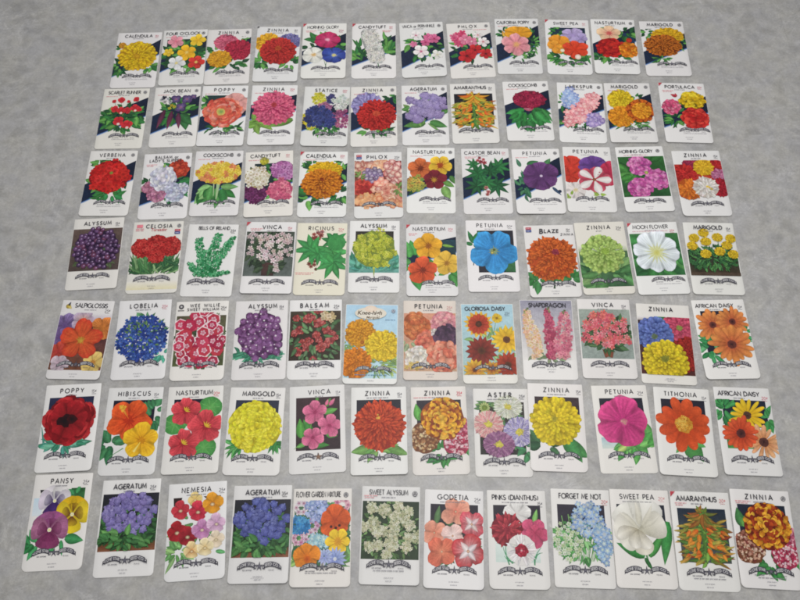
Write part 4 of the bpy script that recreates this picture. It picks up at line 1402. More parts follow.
@pack('mari_c', 'white seed packet titled MARIGOLD with ten small yellow pompons over a dark leafy bed')
def _(s):
    pic(s); s.clip = (2, 48, 98, 119); s.rect(2, 62, 98, 119, '24382a', '3c3024', 0.5, 0.06); s.leaves(50, 80, 48, 26, 170, 9, 2.6, ('2f5a34', '3c6c3c', '24482c', '4c7c44')); s.rect(2, 112, 98, 119, '4a3c30', '54463a', 0.5)
    s.clip = (0.5, 0.6, 99.5, 158.5)
    for (x, y) in ((38, 24), (18, 36), (64, 34), (90, 36), (12, 54), (40, 44), (36, 72), (64, 66), (80, 52), (90, 72)):
        s.back(s.pic); s.stem(x, y, x, y + 22, 1.6, '3c6c3c')
        s.pom(x, y, 11, 'a88210', 'e4c430', 4, 14, sy=0.9)
    std2(s, 'MARIGOLD', '15¢', width=56, by=131, k=0.92)


# ---- fifth row
@pack('salp', 'seed packet titled SALPIGLOSSIS with one orange red flower among purple and yellow ones')
def _(s):
    pic(s); s.clip = (1, 26, 99, 143); s.rect(1, 40, 99, 142, '4c2838', '6c4430', 0.4)
    s.rect(1, 26, 99, 46, 'dcdad8', 'a890a8')
    s.lobes(14, 54, 26, 5, '503868', '8c78a8', None, wf=1.4, vein='33204c'); s.lobes(10, 78, 20, 5, '503868', '7c6498', None, wf=1.4)
    s.lobes(48, 42, 22, 5, 'c89868', 'b0a0b8', None, wf=1.4); s.lobes(88, 56, 24, 5, 'b0682c', 'd08040', None, wf=1.4, vein='7c3418')
    s.lobes(12, 106, 20, 5, '9c3030', 'b84838', None, wf=1.4); s.lobes(82, 126, 22, 5, 'c8a04c', 'dcc074', 'a86c30', wf=1.4); s.lobes(20, 130, 18, 5, 'a88898', 'c4b4bc', None, wf=1.4)
    s.lobes(50, 82, 42, 5, 'b85028', 'c8442c', 'b89838', 0.12, ph=-90, wf=1.2, vein='c86834', wav=.16)
    s.clip = (0.5, 0.6, 99.5, 158.5)
    title(s, 'SALPIGLOSSIS', 57, 15, 8.5, 62, '', bold=0.024); s.part('maker_mark'); s.disc(13, 13, 5, 'c8b050', '8c7838', 10); s.petal(13, 13, 0.6, 0, 9, 3, 'c8b050', 'd8c888', 'p'); s.petal(13, 12, -1.2, 0, 9, 2, '3a3840', '55535c', 'p')
    s.price('25¢', 90, 21, 7); s.banner(51, 130, 0.95); s.foot(50, 150)


@pack('lob', 'white seed packet titled LOBELIA with a dense cloud of deep blue florets')
def _(s):
    pic(s); s.leaves(50, 74, 40, 44, 50, 12, 3, ('3f6c48', '2f5c40', '5c8c60')); s.leaves(90, 112, 6, 8, 6, 12, 5, ('4c9c84',))
    s.flower(); pts = s.scat(50, 78, 46, 46, 210, 0.4); s.mass(pts, 5.6, ['2c4890', '3a5aa4', '24387c', '4a6cb4', '30489c'], '1c2c5c', 3, 0.3, 0.35)
    s.back(s.pic); s.leaves(54, 72, 36, 34, 26, 8, 2.2, ('5c7c4c', '46684a')); s.mass(s.scat(50, 76, 42, 42, 30), 1.6, ['c8d0e4', 'b0bcd8'], None, 4)
    std2(s, 'LOBELIA', '25¢', width=52, by=128, k=0.95, pc='c8808c', sw=30)


@pack('wee', 'white seed packet titled WEE WILLIE SWEET WILLIAM covered in crimson florets with white rims')
def _(s):
    pic(s); s.clip = (1, 24, 99, 139); s.rect(3, 30, 97, 132, '54503c', '48502f', 0.5); s.leaves(50, 80, 48, 54, 50, 14, 4, ('4c5c3c', '5c7448', '3c4c34'))
    for (x, y) in s.scat(50, 80, 50, 54, 38, 0.4):
        s.flower(); r = s.r.uniform(10, 14.5); c = s.r.choice(['a42444', 'b03440', '941c3c', 'b83c54'])
        s.floret(x, y, r, 6, c, 'e8d4d8' if s.r.random() < .6 else s.jit(c, .1), s.r.uniform(0, 6), deep=0.88); s.floret(x, y, r * .86, 6, 'a83050', s.jit(c, .12), 0.3, deep=0.85); s.floret(x, y, r * .4, 5, s.jit('8c1c3c', .1), 'e0c0c8', 0.1); s.disc(x, y, r * .16, 'd89cac', '9c2c4c', 6)
    s.clip = (0.5, 0.6, 99.5, 158.5)
    s.part('title_lettering'); s.text('WEE WILLIE', 55, 12, 6.0, 56, 0.02, 0.16, INK); s.text('SWEET WILLIAM', 52, 20, 5.2, 60, 0.02, 0.16, INK); s.part('award_mark'); s.disc(10, 11, 5, '3a3840', '2c2a32', 10); s.disc(10, 11, 2.4, 'c8c6c4', 'a8a6a4', 8); s.dashes(11, 19, 14, 2.4, INK)
    s.price('25¢', 91, 15, 7); s.banner(52, 129, 0.9); s.foot(50, 149)


@pack('alys_c', 'white seed packet titled ALYSSUM with a mauve purple flower mound flecked with white')
def _(s):
    pic(s); s.leaves(46, 112, 42, 10, 60, 13, 3.4, ('3f8468', '4c9474', '2f6c54'))
    s.flower(); s.disc(50, 72, 43, '4c2850', '442448', 26, 1.05, 0.07)
    for (x, y) in s.scat(50, 70, 43, 46, 42, 0.3):
        c = s.jit(s.r.choice(['6c3c70', '7c4c80', '5c3060']), 0.1); s.disc(x, y, s.r.uniform(6.5, 8.5), mixc(c, L('9c74a0'), 0.4), mulc(c, 0.72), 12, 1, .08)
        s.mass(s.scat(x, y, 6, 6, 5), 2.0, ['8c5c90', '7c4c80', '9c70a0'], None, 4)
    s.mass(s.scat(50, 72, 40, 44, 40), 1.8, ['e0d4e0', 'd0c0d0', 'e8e0e4'], None, 4)
    std2(s, 'ALYSSUM', '15¢', width=54, by=130, k=0.97, sw=30, cx=52)


@pack('bals_b', 'white seed packet titled BALSAM with dusty red blossoms among green leaves on a dark photo')
def _(s):
    pic(s); s.clip = (2, 23, 98, 123); s.rect(2, 23, 98, 123, '3c3428', '33281f', 0.5, 0.06); s.leaves(50, 74, 48, 50, 46, 15, 4.2, ('44603c', '3c5438', '5c7c54', '50684c'))
    for (x, y) in s.scat(48, 72, 46, 50, 24, 0.4):
        s.ruff(x, y, s.r.uniform(7, 10), ['a8443c', 'b85854', '94383c', 'c06c68'], 12, ps=0.6, base='6c2c2c')
    s.flower(); s.mass(s.scat(74, 36, 14, 9, 14), 5, ['c8b48c', 'b8a47c', 'd8c8a8'], '8c7858', 4)
    s.back(s.pic); s.leaves(50, 82, 44, 40, 10, 15, 3.6, ('4c6c48', '5f8058')); s.clip = (0.5, 0.6, 99.5, 158.5)
    std2(s, 'BALSAM', '25¢', width=54, by=131, k=0.95, px=90)


@pack('mammoth', 'light blue seed packet with yellow and orange marigold heads and a white oval title label', paper='e0dfdb')
def _(s):
    pic(s); s.rect(1, 1, 99, 149, 'a8c8dc', 'b4d0d8', 0.06); s.clip = (1, 1, 99, 149); s.leaves(64, 118, 34, 20, 90, 18, 1.8, ('7c9858', '8ca864', '6c8c54', 'a4b468')); s.leaves(8, 84, 6, 16, 16, 14, 2, ('7c9858', '6c8c54'))
    s.pom(30, 60, 29, 'b87414', 'dc9c28', 8, 24, shape='s', cy=-2); s.disc(34, 78, 4, 'a86418', '8c5010', 8)
    s.pom(72, 84, 33, 'c8a41c', 'eccc34', 9, 26, shape='s', cy=2, sy=0.95)
    s.pom(22, 120, 31, 'b86410', 'dc8420', 9, 26, shape='s', cy=-2)
    s.clip = (0.5, 0.6, 99.5, 158.5)
    s.part('title_lettering'); s.disc(48, 19, 30, 'e2dcd0', 'd4ccbc', 26, 0.42); s.disc(48, 10, 12, 'e2d4c4', 'dcc8b4', 16, 0.6); s.text('Knee-high', 46, 22, 8, 46, 0.02, 0.03, '4a3a28', slant=0.2); s.text('Marigold', 52, 30, 5, 24, 0.01, 0.03, '5c4a34', slant=0.2)
    s.dashes(86, 32, 20, 2, '7c9cb8'); s.emblem(91, 14, 3.8, '5c6c84'); s.banner(56, 131, 0.9, '4a5058', '5a6068'); s.part('small_print'); s.dashes(52, 143, 60, 2, '5c8cac'); s.dashes(52, 154, 12, 1.5, 'a3a1a6')


@pack('pet_d', 'faded beige seed packet titled PETUNIA with orange, pink, purple and white flowers', paper='d8cdc2')
def _(s):
    pic(s); s.clip = (1, 22, 99, 144); s.rect(1, 26, 99, 143, 'c08870', 'c09c80', 0.2)
    s.leaves(10, 80, 8, 12, 6, 14, 6, ('8c9c78',))
    s.ruff(78, 46, 26, ['d08890', 'dca0a0', 'c87c88'], 34, ps=0.5, base='b86c74'); s.ruff(22, 52, 28, ['c0683c', 'cc7c4c', 'b45c38'], 40, ps=0.5)
    s.ruff(46, 86, 24, ['cc6450', 'd87c64', 'c05848'], 30, ps=0.5); s.ruff(60, 66, 9, ['d8ccc8', 'e0d8d4'], 10, ps=0.5); s.ruff(82, 74, 25, ['4c344c', '5c4058', '402c44'], 34, ps=0.5)
    s.ruff(26, 116, 24, ['dcd4ca', 'd0c8b8', 'e0dcd4'], 34, ps=0.5, base='b8a890'); s.ruff(76, 114, 32, ['cc7058', 'd88c70', 'c46450', 'dc9880'], 44, ps=0.5)
    s.flower(); s.mass(s.scat(20, 132, 14, 6, 12), 4, ['c8a850', 'd8bc6c'], None, 4)
    s.clip = (0.5, 0.6, 99.5, 158.5)
    std2(s, 'PETUNIA', '25¢', width=52, by=132, k=0.95, pc='cc9c98'); s.part('title_lettering')


@pack('glor', 'light blue seed packet titled GLORIOSA DAISY with yellow and mahogany daisies', paper='dddad4')
def _(s):
    pic(s); s.rect(1, 1, 99, 143, 'a4c4d0', 'a0b8b4', 0.06); s.clip = (1, 1, 99, 143); s.leaves(56, 92, 36, 40, 22, 16, 4, ('7c9c64', '8ca878')); s.stem(66, 36, 58, 70, 2, '6c8c4c')
    s.daisy(68, 30, 10, 8, 'c8a020', 'e0c040', ('8c6c20', '7c5c18'))
    s.daisy(33, 42, 28, 16, 'a8381c', 'e0b83c', ('4c2414', '6c3c20'), 0.26, shape='p', w=6); s.daisy(33, 42, 21, 14, '8c2c14', 'b8442c', ('5c3018', '3c2010'), 0.3, new=False, w=4.4)
    s.daisy(84, 74, 30, 15, 'cc9820', 'ecc63c', ('4c2c1c', '6c4424'), 0.24, shape='p', w=6)
    s.daisy(36, 96, 31, 16, '5c1c14', '94382c', ('3c1c10', '5c3018'), 0.24, shape='p', w=6.5)
    s.daisy(84, 124, 27, 16, '7c2014', 'b04428', ('3c1c10', '5c3018'), 0.24, shape='p', w=5.5); s.daisy(22, 134, 22, 14, 'a85c20', 'e0bc3c', ('4c2414', '6c3c20'), 0.2, shape='p', w=5)
    s.daisy(54, 132, 16, 12, '8c3418', 'd8a834', None, shape='p', w=4)
    s.clip = (0.5, 0.6, 99.5, 158.5)
    title(s, 'GLORIOSA DAISY', 46, 14, 7.4, 76, None); s.price('25¢', 88, 20, 6.5, '7c8c98'); s.banner(56, 129, 0.9, '3a3842', '5a4640'); s.part('small_print'); s.dashes(52, 149, 14, 1.5, 'a3a1a6'); s.dashes(52, 154, 18, 1.2, 'a3a1a6')


@pack('snap', 'grey seed packet titled SNAPDRAGON with cream, crimson and pink flower spikes')
def _(s):
    pic(s); s.rect(1, 1, 99, 122, '8c8a9a', 'dad7d3', 0.05); s.rect(10, 58, 90, 122, 'b8b4b0', 'c8c4c0', 0.1); s.leaves(50, 116, 36, 6, 14, 12, 3, ('6c7c5c', '7c8c6c'))
    for (x0, x1, y0, q, cs, cc) in ((28, 12, 22, 12, ['dcc4b0', 'd8ac9c', 'e4d4c4', 'd09c90'], 'b8a050'), (54, 52, 20, 10, ['b04c68', '98384f', 'c46478'], '84304c'), (74, 84, 26, 15, ['c87484', 'b86478', 'd88c98', 'd8a0a0'], 'a04c64')):
        s.flower()
        for i in range(150):
            t = s.r.random(); y = y0 + (118 - y0) * t; x = x1 + (x0 - x1) * t
            wq = q * min(1.0, 0.35 + 1.6 * t) * (1.0 if t < .85 else .7)
            s.mass([(x + s.r.uniform(-wq, wq), y)], 4.2, cs, cc, 4, .2, .5, 0.5)
        s.mass([(x1 + s.r.uniform(-4, 4), y0 - 4 + 3 * g) for g in range(4)], 2.2, ['6c7c50', '8c9460'], None, 3)
    title(s, 'SNAPDRAGON', 52, 15, 8, 70, None, bold=0.024); s.banner(52, 130, 0.95); s.foot(52, 140)


@pack('vinca_c', 'white seed packet titled VINCA with a potted plant of coral pink flowers on grey green')
def _(s):
    pic(s); s.clip = (2, 21, 98, 121); s.rect(2, 21, 98, 121, '929c92', '85908a', 0.2, 0.03); s.flower(); s.poly([(40, 102), (62, 102), (58, 119), (44, 119)], '8c5038', '6c3c2c'); s.back(s.pic); s.leaves(50, 70, 38, 32, 70, 15, 5, ('33502f', '3c5c38', '2a4028', '4c6c44'), ctr=(50, 90)); s.leaf(78, 44, -80, 16, 4, '4c6c44')
    for (x, y, rx, ry, n) in ((34, 38, 18, 10, 9), (56, 36, 14, 8, 8), (20, 56, 14, 12, 9), (48, 58, 18, 12, 12), (76, 58, 16, 14, 11), (36, 80, 16, 10, 9), (64, 82, 16, 10, 9), (84, 84, 10, 10, 5), (12, 80, 8, 8, 4), (52, 94, 10, 6, 5)):
        s.flower(); s.mass(s.scat(x, y, rx, ry, n), 6.2, ['cc6470', 'd88088', 'c05460', 'dc9498', 'd07468'], 'a83c48', 5, .2, .3)
    s.clip = (0.5, 0.6, 99.5, 158.5)
    std2(s, 'VINCA', '15¢', width=40, by=131, k=0.93)


@pack('zin_g', 'seed packet titled ZINNIA with close-up blue, pink, red and yellow flowers filling its lower part')
def _(s):
    pic(s); s.clip = (1, 26, 99, 143); s.rect(1, 34, 99, 142, '3c2c34', '4c2420', 0.4); s.rect(1, 26, 99, 34, 'dcdad8', 'b0a8a4'); s.leaves(36, 30, 10, 6, 8, 16, 7, ('3f7a44', '2f6b35'))
    s.pom(78, 44, 31, '9c2c48', 'd05872', 6, 22, cen=('8c8a48', '6c7c38'), cy=4); s.pom(92, 100, 36, '6c1414', 'a42c24', 8, 30)
    s.pom(30, 62, 36, '2c3c80', '6c80c0', 7, 24, cen=('3c4c50', '5c6c48'), cy=6); s.pom(46, 116, 43, '9c8410', 'e4cc2c', 9, 28, cen=('5c5c20', '7c7c28'), cy=-4)
    s.clip = (0.5, 0.6, 99.5, 158.5); title(s, 'ZINNIA', 46, 15, 7.8, 44, None, bold=0.024); s.foot(52, 150, 1)


@pack('afr_a', 'white seed packet titled AFRICAN DAISY with three pale orange daisies on a black panel')
def _(s):
    pic(s); panel(s, 13, 23, 86, 112, '1f2030'); s.leaves(20, 98, 14, 18, 26, 18, 5, ('3f8a54', '2f7a48', '5ca06c')); s.leaves(90, 72, 5, 14, 8, 12, 4, ('3f8a54',))
    for (x, y, r) in ((32, 52, 32), (70, 46, 30), (60, 92, 40)):
        s.daisy(x, y, r, 15, 'a84c30', 'e0904c', ('2c1418', '6c3830'), 0.22, w=r * 0.165, j=.22)
    std2(s, 'AFRICAN DAISY', '15¢', width=72, by=131, k=0.93, cx=42, px=90, py=16, h=7.2)


# ---- sixth row
@pack('pop_b', 'white seed packet titled POPPY with one dark red black-hearted flower and teal leaves')
def _(s):
    pic(s); panel(s, 9, 24, 89, 60, '262a44'); s.leaf(50, 108, 190, 48, 8, '4c8c7c'); s.leaf(50, 112, -6, 46, 9, '5c9c8c', '3c7c5c'); s.leaf(46, 110, 200, 40, 5, '3c7c5c'); s.leaves(40, 110, 30, 6, 22, 18, 4, ('4c9484', '3c8468', '6cac94')); s.stem(2, 78, 10, 110, 4, '4c8c7c')
    s.ruff(48, 68, 45, ['8c141c', 'a41c24', '7c1018', 'b42c30'], 46, ps=0.62, base='6c0c14', sy=0.96, rag=0.08)
    s.lobes(48, 66, 33, 5, '3c080c', 'a01c24', None, wf=1.5, new=False, wav=.2)
    s.disc(42, 68, 13, '140c10', '2c0a10', 12, 0.9, 0.25); s.disc(54, 66, 9, '140c10', '3c0a10', 10, 1, 0.3)
    std2(s, 'POPPY', '15¢', width=42, by=130)


@pack('hib', 'white seed packet titled HIBISCUS with a red orange bloom and a yellow bloom')
def _(s):
    pic(s); panel(s, 12, 24, 88, 112, '1c1c2c', m=.1); s.rect(60, 72, 88, 112, 'dcdad8', 'dcdad8')
    s.rect(12, 70, 50, 112, 'dcdad8', 'dcdad8'); s.leaves(16, 104, 12, 14, 8, 26, 10, ('3f7a50', '2f6b44')); s.leaves(88, 56, 8, 24, 10, 22, 8, ('3f7a50', '2f6b44')); s.stem(16, 128, 40, 112, 2, '6c9c6c')
    s.lobes(44, 62, 38, 5, 'c83c18', 'd85a28', 'a82c14', 0.22, ph=-60, wf=1.3, vein='a82c14'); s.petal(44, 60, R(-125), 2, 30, 3, 'c84c1c', 'e0a840', 's'); s.mass(s.scat(29, 38, 5, 6, 14), 2, ['e8b840', 'd89830'], None, 4)
    s.lobes(70, 98, 33, 5, 'd89a14', 'ecc02c', 'b87814', 0.2, ph=-90, wf=1.3, vein='c88414'); s.petal(70, 100, R(120), 2, 22, 2.4, 'e8c848', 'f0dc80', 's')
    std2(s, 'HIBISCUS', '15¢', width=58, by=132)


@pack('nast_d', 'white seed packet titled NASTURTIUM with three coral red flowers and round green leaves')
def _(s):
    pic(s); panel(s, 12, 24, 86, 70, '16142a'); s.rect(12, 60, 86, 71, 'dcdad8')
    for (x, y, r) in ((78, 40, 22), (16, 70, 21), (72, 114, 22), (30, 66, 12)):
        s.disc(x, y, r, '5ca050', '3f8440', 18, 0.9, 0.04, cm='4a9048')
        for q in range(7):
            s.stem(x, y, x + r * .8 * math.cos(q * .9), y + r * .72 * math.sin(q * .9), 0.8, '7cb46c')
    for (x, y, r) in ((34, 46, 26), (72, 76, 31), (34, 106, 28)):
        s.lobes(x, y, r, 5, 'b42c38', 'd44c54', '8c2028', 0.2, ph=-90, wf=1.4, vein='8c1c28', wav=.2)
        for q in range(5):
            s.leaf(x, y, -150 + q * 30 + 40, r * .35, 1.4, 'd8a830', 'e0bc40')
    std2(s, 'NASTURTIUM', '20¢', width=66, by=130, pc='c8505c')


@pack('mari_d', 'white seed packet titled MARIGOLD with one huge lemon yellow ruffled flower')
def _(s):
    pic(s); panel(s, 12, 24, 90, 60, '2c3040')
    for d in range(12):
        s.leaf(24 + s.r.uniform(-8, 8), 106, s.r.uniform(90, 220), 28, 3.4, s.r.choice(['3f8444', '2f7038', '5c9c58']))
        s.leaf(88 + s.r.uniform(-4, 4), 100, s.r.uniform(10, 120), 24, 3.4, s.r.choice(['3f8444', '2f7038', '5c9c58']))
    s.ruff(50, 73, 49, ['d8d02c', 'e4dc44', 'c8bc20', 'dcd438'], 190, ps=0.24, base='a89c18', wav=0.3, rag=.05)
    std2(s, 'MARIGOLD', '15¢', width=58, by=129, cx=52)


@pack('vinca_d', 'white seed packet titled VINCA with three pink flowers in a framed dark brown panel')
def _(s):
    pic(s); panel(s, 12, 22, 91, 119, '3c2c30', '33262a', .1); s.clip = (8, 22, 91, 119)
    s.leaf(50, 30, -90, 12, 5, '5c9448'); s.leaf(22, 96, -95, 36, 10, '4c8a3c'); s.leaf(40, 88, -120, 30, 8, '3f7c38'); s.leaf(66, 40, -60, 18, 6, '4c8a3c'); s.leaf(62, 52, -15, 26, 7, '5c9c48'); s.leaf(66, 92, 10, 20, 6, '4c8a3c'); s.leaf(34, 108, 5, 38, 8, '3f7c38'); s.stem(8, 116, 34, 96, 2.4, '8cb46c'); s.stem(34, 96, 42, 60, 2, '6c9c4c'); s.leaf(14, 112, -20, 24, 5, '5c9448')
    s.flower(); s.leaf(66, 38, -70, 12, 3.6, 'c0587c', 'dc8ca0'); s.flower(); s.leaf(72, 38, -50, 16, 4.4, 'c0587c', 'dc8ca0')
    for (x, y, r, p) in ((46, 50, 22, -90), (42, 96, 20, -60), (72, 76, 21, -80)):
        s.lobes(x, y, r, 5, 'a83c68', 'd87898', '8c2c50', 0.14, ph=p, wf=1.3, vein='983058')
    s.clip = (0.5, 0.6, 99.5, 158.5)
    std2(s, 'VINCA', '15¢', width=40, by=130, sw=16, cx=54, pc='6c6a72'); s.poly([(52 + 7 * math.cos(-1.571 + i * .6283) * (1 if i % 2 == 0 else .4), 131 + 7 * math.sin(-1.571 + i * .6283) * (1 if i % 2 == 0 else .4)) for i in range(10)], '8a6a54', '6c5448')


@pack('zin_h', 'white seed packet titled ZINNIA with one big orange red flower on a black panel')
def _(s):
    pic(s); panel(s, 10, 24, 90, 60, '26242e'); s.leaf(42, 112, 170, 44, 11, '6c9850', '7ca85c'); s.leaf(60, 110, 20, 46, 11, '5c8c48', '7ca85c'); s.leaf(40, 112, 110, 30, 6, '6c9850'); s.leaves(50, 114, 24, 6, 6, 20, 6, ('5c8c48', '7ca85c'))
    s.pom(51, 72, 48, '9c2814', 'd8552c', 11, 42, shape='p', cy=-10, cx=0, spiky=.6, cen=('b84c28', 'a83420'), crad=.08)
    s.mass(s.scat(48, 56, 4, 4, 4), 2.2, ['e0b048'], None, 4)
    std2(s, 'ZINNIA', '15¢', width=44, by=129, sw=40)


@pack('zin_i', 'white seed packet titled ZINNIA, golden flower over brown and pink ones, red 35 cent price', paper='dcd8d3')
def _(s):
    trio(s, '35¢')


def trio(s, pr):
    pic(s); panel(s, 10, 25, 90, 80, '2f2c34' if pr else '1c2434'); s.leaf(14, 62, -100, 32, 9, '5c9848' if pr else '3f7a44'); s.leaf(16, 62, -70, 22, 7, '5c9848'); s.leaves(56, 122, 20, 10, 14, 18, 7, ('3f8444', '2f7038')); s.leaf(88, 100, 60, 40, 8, '3f8444')
    s.ruff(93, 76, 18, ['c05c78', 'd88c9c', 'b04868'], 30, ps=0.35)
    s.ruff(22, 94, 29, ['a87850', 'c8a478', '8c5c38', 'd8bc94'] if pr else ['a86c58', 'c89880', '7c3c34', 'd8b8a0'], 90, ps=0.2, base='6c4028', out=False, wav=.3)
    s.ruff(80, 104, 25, ['c04060', 'e0a8b0', 'b03050', 'e8c8cc'], 80, ps=0.22, base='942c48', out=False)
    s.ruff(56, 60, 41, ['e8ac30', 'dc982a', 'e0b040', 'b86a1c', '94421a'] if pr else ['dc9c2c', 'e4ac38', '8c2a14', 'a84418', 'c8801f'], 105, ps=0.25, base='7c3c14' if pr else '641a10', rag=.04, wav=.2)
    if pr:
        std2(s, 'ZINNIA', pr, width=46, by=129, pc='d0485c', px=88, py=13); redlines(s, 22, 20.5, 34, 1)
    else:
        std2(s, 'ZINNIA', None, width=46, by=132); s.emblem(89, 13); redlines(s, 20, 20, 26, 2); s.part('small_print'); s.dashes(52, 143, 46, 1.8, '8c8a90')


@pack('aster', 'white seed packet titled ASTER with white, salmon, lavender and purple shaggy flowers')
def _(s):
    pic(s); panel(s, 10, 25, 91, 121, '38342f', '2f302c'); s.leaves(90, 110, 6, 14, 6, 24, 7, ('3f7a50',)); s.leaves(24, 36, 12, 8, 10, 14, 4, ('6c8c54', '4c7448')); s.leaves(56, 72, 30, 30, 16, 16, 5, ('4c7448',))
    s.daisy(20, 36, 10, 14, '8ca060', 'b0b878', ('7c8c3c', '5c7434'), 0.5, w=1.6)
    for (x, y, r, a, b, sy) in ((62, 34, 27, 'c8ccb0', 'e4e4dc', .85), (26, 67, 28, 'e8ccc0', 'cc6c78', .95), (80, 80, 29, 'd4cce0', '7468ac', .98), (43, 103, 30, 'b080a0', '74386c', .82)):
        s.pom(x, y, r, a, b, 6, 34, shape='p', sy=sy, cen=('d8cc60', 'b0a440'), crad=.22, wf=.8)
    std2(s, 'ASTER', '25¢', width=42, by=133, sw=46)


@pack('zin_j', 'white seed packet titled ZINNIA with one bright yellow flower, overlapping the ASTER packet', paper='dedad6')
def _(s):
    pic(s); panel(s, 12, 25, 92, 62, '3c3034'); s.leaves(26, 114, 12, 10, 8, 26, 10, ('3c6040', '2f5438')); s.leaf(60, 108, 30, 52, 16, '3f7a40', '4c8c50'); s.leaf(66, 100, 60, 50, 14, '3f8448', '4c8c50')
    s.pom(48, 70, 46, 'a88e10', 'e8d02c', 9, 30, shape='r', cy=-4, cx=-2, cen=('7c7424', 'a89c30'), crad=.1, wf=1.0, ln=2.4)
    std2(s, 'ZINNIA', '15¢', width=46, by=131, px=92, py=14, cx=52, sw=34)


@pack('pet_e', 'white seed packet titled PETUNIA with one magenta pink flower on a black panel')
def _(s):
    pic(s); panel(s, 12, 24, 90, 64, '22222e'); s.rect(8, 96, 50, 116, 'a4c0c8', 'c8d0c8'); s.leaf(70, 100, 0, 34, 14, '5c9c50'); s.leaf(70, 104, 60, 34, 14, '4c8c48'); s.leaf(60, 104, 100, 28, 12, '5c9c50'); s.leaf(86, 70, 70, 40, 10, '5c9c50'); s.leaves(66, 112, 28, 10, 14, 22, 9, ('4c9448', '6cac5c')); s.leaf(50, 112, 150, 20, 8, 'a0b868')
    s.lobes(49, 66, 46, 5, 'a82468', 'd04884', None, wf=1.42, ph=-75, vein='8c1c58', v=.05); s.disc(52, 68, 7, 'c8788c', 'b03c70', 10, 1, .2); s.mass(s.scat(52, 68, 4, 4, 6), 2, ['d8b0a0', 'c08c80'], None, 5)
    std2(s, 'PETUNIA', '25¢', width=50, by=127, cx=50, bx=53)


@pack('tith', 'white seed packet titled TITHONIA with one orange red daisy with a golden centre')
def _(s):
    pic(s); panel(s, 12, 22, 90, 70, '20202c'); s.leaf(56, 96, 60, 44, 16, '3f7a40'); s.leaf(60, 98, 20, 26, 10, '4c8c48'); s.leaf(50, 98, 130, 30, 7, '4c8c48'); s.stem(50, 96, 50, 124, 4, '6c9c5c'); s.disc(62, 118, 16, '4c8a48', '3f7a40', 14, .7)
    s.daisy(50, 68, 49, 12, 'b03c14', 'd8582c', ('c89030', 'b07020'), 0.32, rings=1, w=10.2, vein='9c3010', ph=.2, j=.14)
    s.mass(s.scat(50, 68, 15, 15, 50), 2.4, ['dca840', 'e8c058', 'c88c2c'], '8c5818', 4)
    std2(s, 'TITHONIA', '15¢', width=58, by=129, px=90, py=17, sw=16)


@pack('afr_b', 'white seed packet titled AFRICAN DAISY with one yellow, one red and one peach daisy')
def _(s):
    pic(s); panel(s, 12, 24, 90, 112, '1f2434'); s.rect(58, 74, 90, 113, 'dcdad8'); s.leaves(16, 42, 12, 14, 16, 20, 5, ('3f8a4c', '2f7440')); s.leaves(90, 60, 6, 12, 8, 18, 5, ('3f8a4c',)); s.rect(12, 96, 56, 113, '3f7a40', '4c8a48', .3)
    s.daisy(54, 52, 32, 15, 'c89c18', 'ecc830', ('2c1c1c', '5c4030'), 0.24, w=4.2, j=.25); s.daisy(76, 100, 32, 15, 'c07848', 'e4b084', ('2c1418', '5c3830'), 0.27, w=4.0, j=.3); s.daisy(38, 86, 32, 17, 'a8341c', 'd85a34', ('2c1418', '5c2c28'), 0.26, w=5.0, j=.2)
    std2(s, 'AFRICAN DAISY', '20¢', width=74, by=131, cx=44, px=90, py=19, pc='c8707c')


# ---- front row
@pack('pansy', 'white seed packet titled PANSY with a yellow, a white and violet, and a mauve flower')
def _(s):
    pic(s); s.add([(12, 26), (22, 26), (14, 32)], [L('1c1c24')] * 3, [(0, 1, 2)]); s.rect(66, 25, 90, 44, '24502c', '3c7444', .4); s.rect(4, 40, 20, 70, 'c0d4e0', 'd4dce0'); s.leaves(20, 116, 16, 8, 14, 20, 8, ('3f8c54', '2f7844')); s.leaf(66, 108, 10, 32, 12, '3f8c54'); s.leaf(60, 112, 80, 26, 4, '3f8c54'); s.leaf(50, 108, 110, 22, 5, '4c9c64'); s.leaves(72, 38, 8, 8, 5, 14, 6, ('3f8c54',))

    def face(x, y, r, top, top2, low, mark, sy=1.0):
        s.flower()
        for (a, q, c) in ((-125, 1.0, top), (-55, 1.0, top), (-170, .95, top2), (-10, .95, top2), (90, 1.0, low)):
            s.petal(x, y, R(a), 0, r * q, r * .62, mulc(L(c), .8), s.jit(c, .05), 'b', sy=sy, wav=.06, n=8)
            s.petal(x, y, R(a), r * .1, r * .62, r * .36, mark, mixc(L(mark), L(c), .6), 'b', sy=sy, n=6)
        s.disc(x, y, r * .11, 'e8d870', 'e0e0d0', 8)
    face(40, 46, 29, 'e4e0e0', 'd8d2da', '4c3070', '3c2460', .95); face(73, 70, 30, 'd8b41c', 'e8cc30', 'e4c428', '5c2418', 1.05); face(38, 94, 33, '9c5888', 'a8688c', '8c3c68', '6c2450', .95)
    std2(s, 'PANSY', '25¢', width=38, by=130, px=90, py=15)


def ageratum(s, c, hi, c2):
    pic(s); s.clip = (3, 24, 99, 119); s.rect(3, 24, 99, 96, '23222c', '20301f', .2); s.rect(3, 96, 99, 119, '2c3c24', '7c4428', .3, .1); s.rect(3, 110, 99, 119, '6c4028', '7c5038', .3)
    s.leaves(50, 92, 46, 16, 60, 15, 7, ('2c5430', '3c6c3c', '234426', '4c7c44')); s.leaves(50, 74, 42, 26, 36, 13, 5, ('3f6c3c', '2f5830'))
    s.clip = (2, 19, 98.5, 119)
    for i, (x, y) in enumerate(s.scat(50, 58, 43, 36, 40, 0.3)):
        s.flower(); s.puff(x, y, s.r.uniform(6.5, 9.0), c, hi, 16)
    s.back(s.pic); s.leaves(46, 100, 42, 10, 18, 15, 7, ('3c6c3c', '4c7c44', '5c8c50')); s.clip = (0.5, 0.6, 99.5, 158.5)


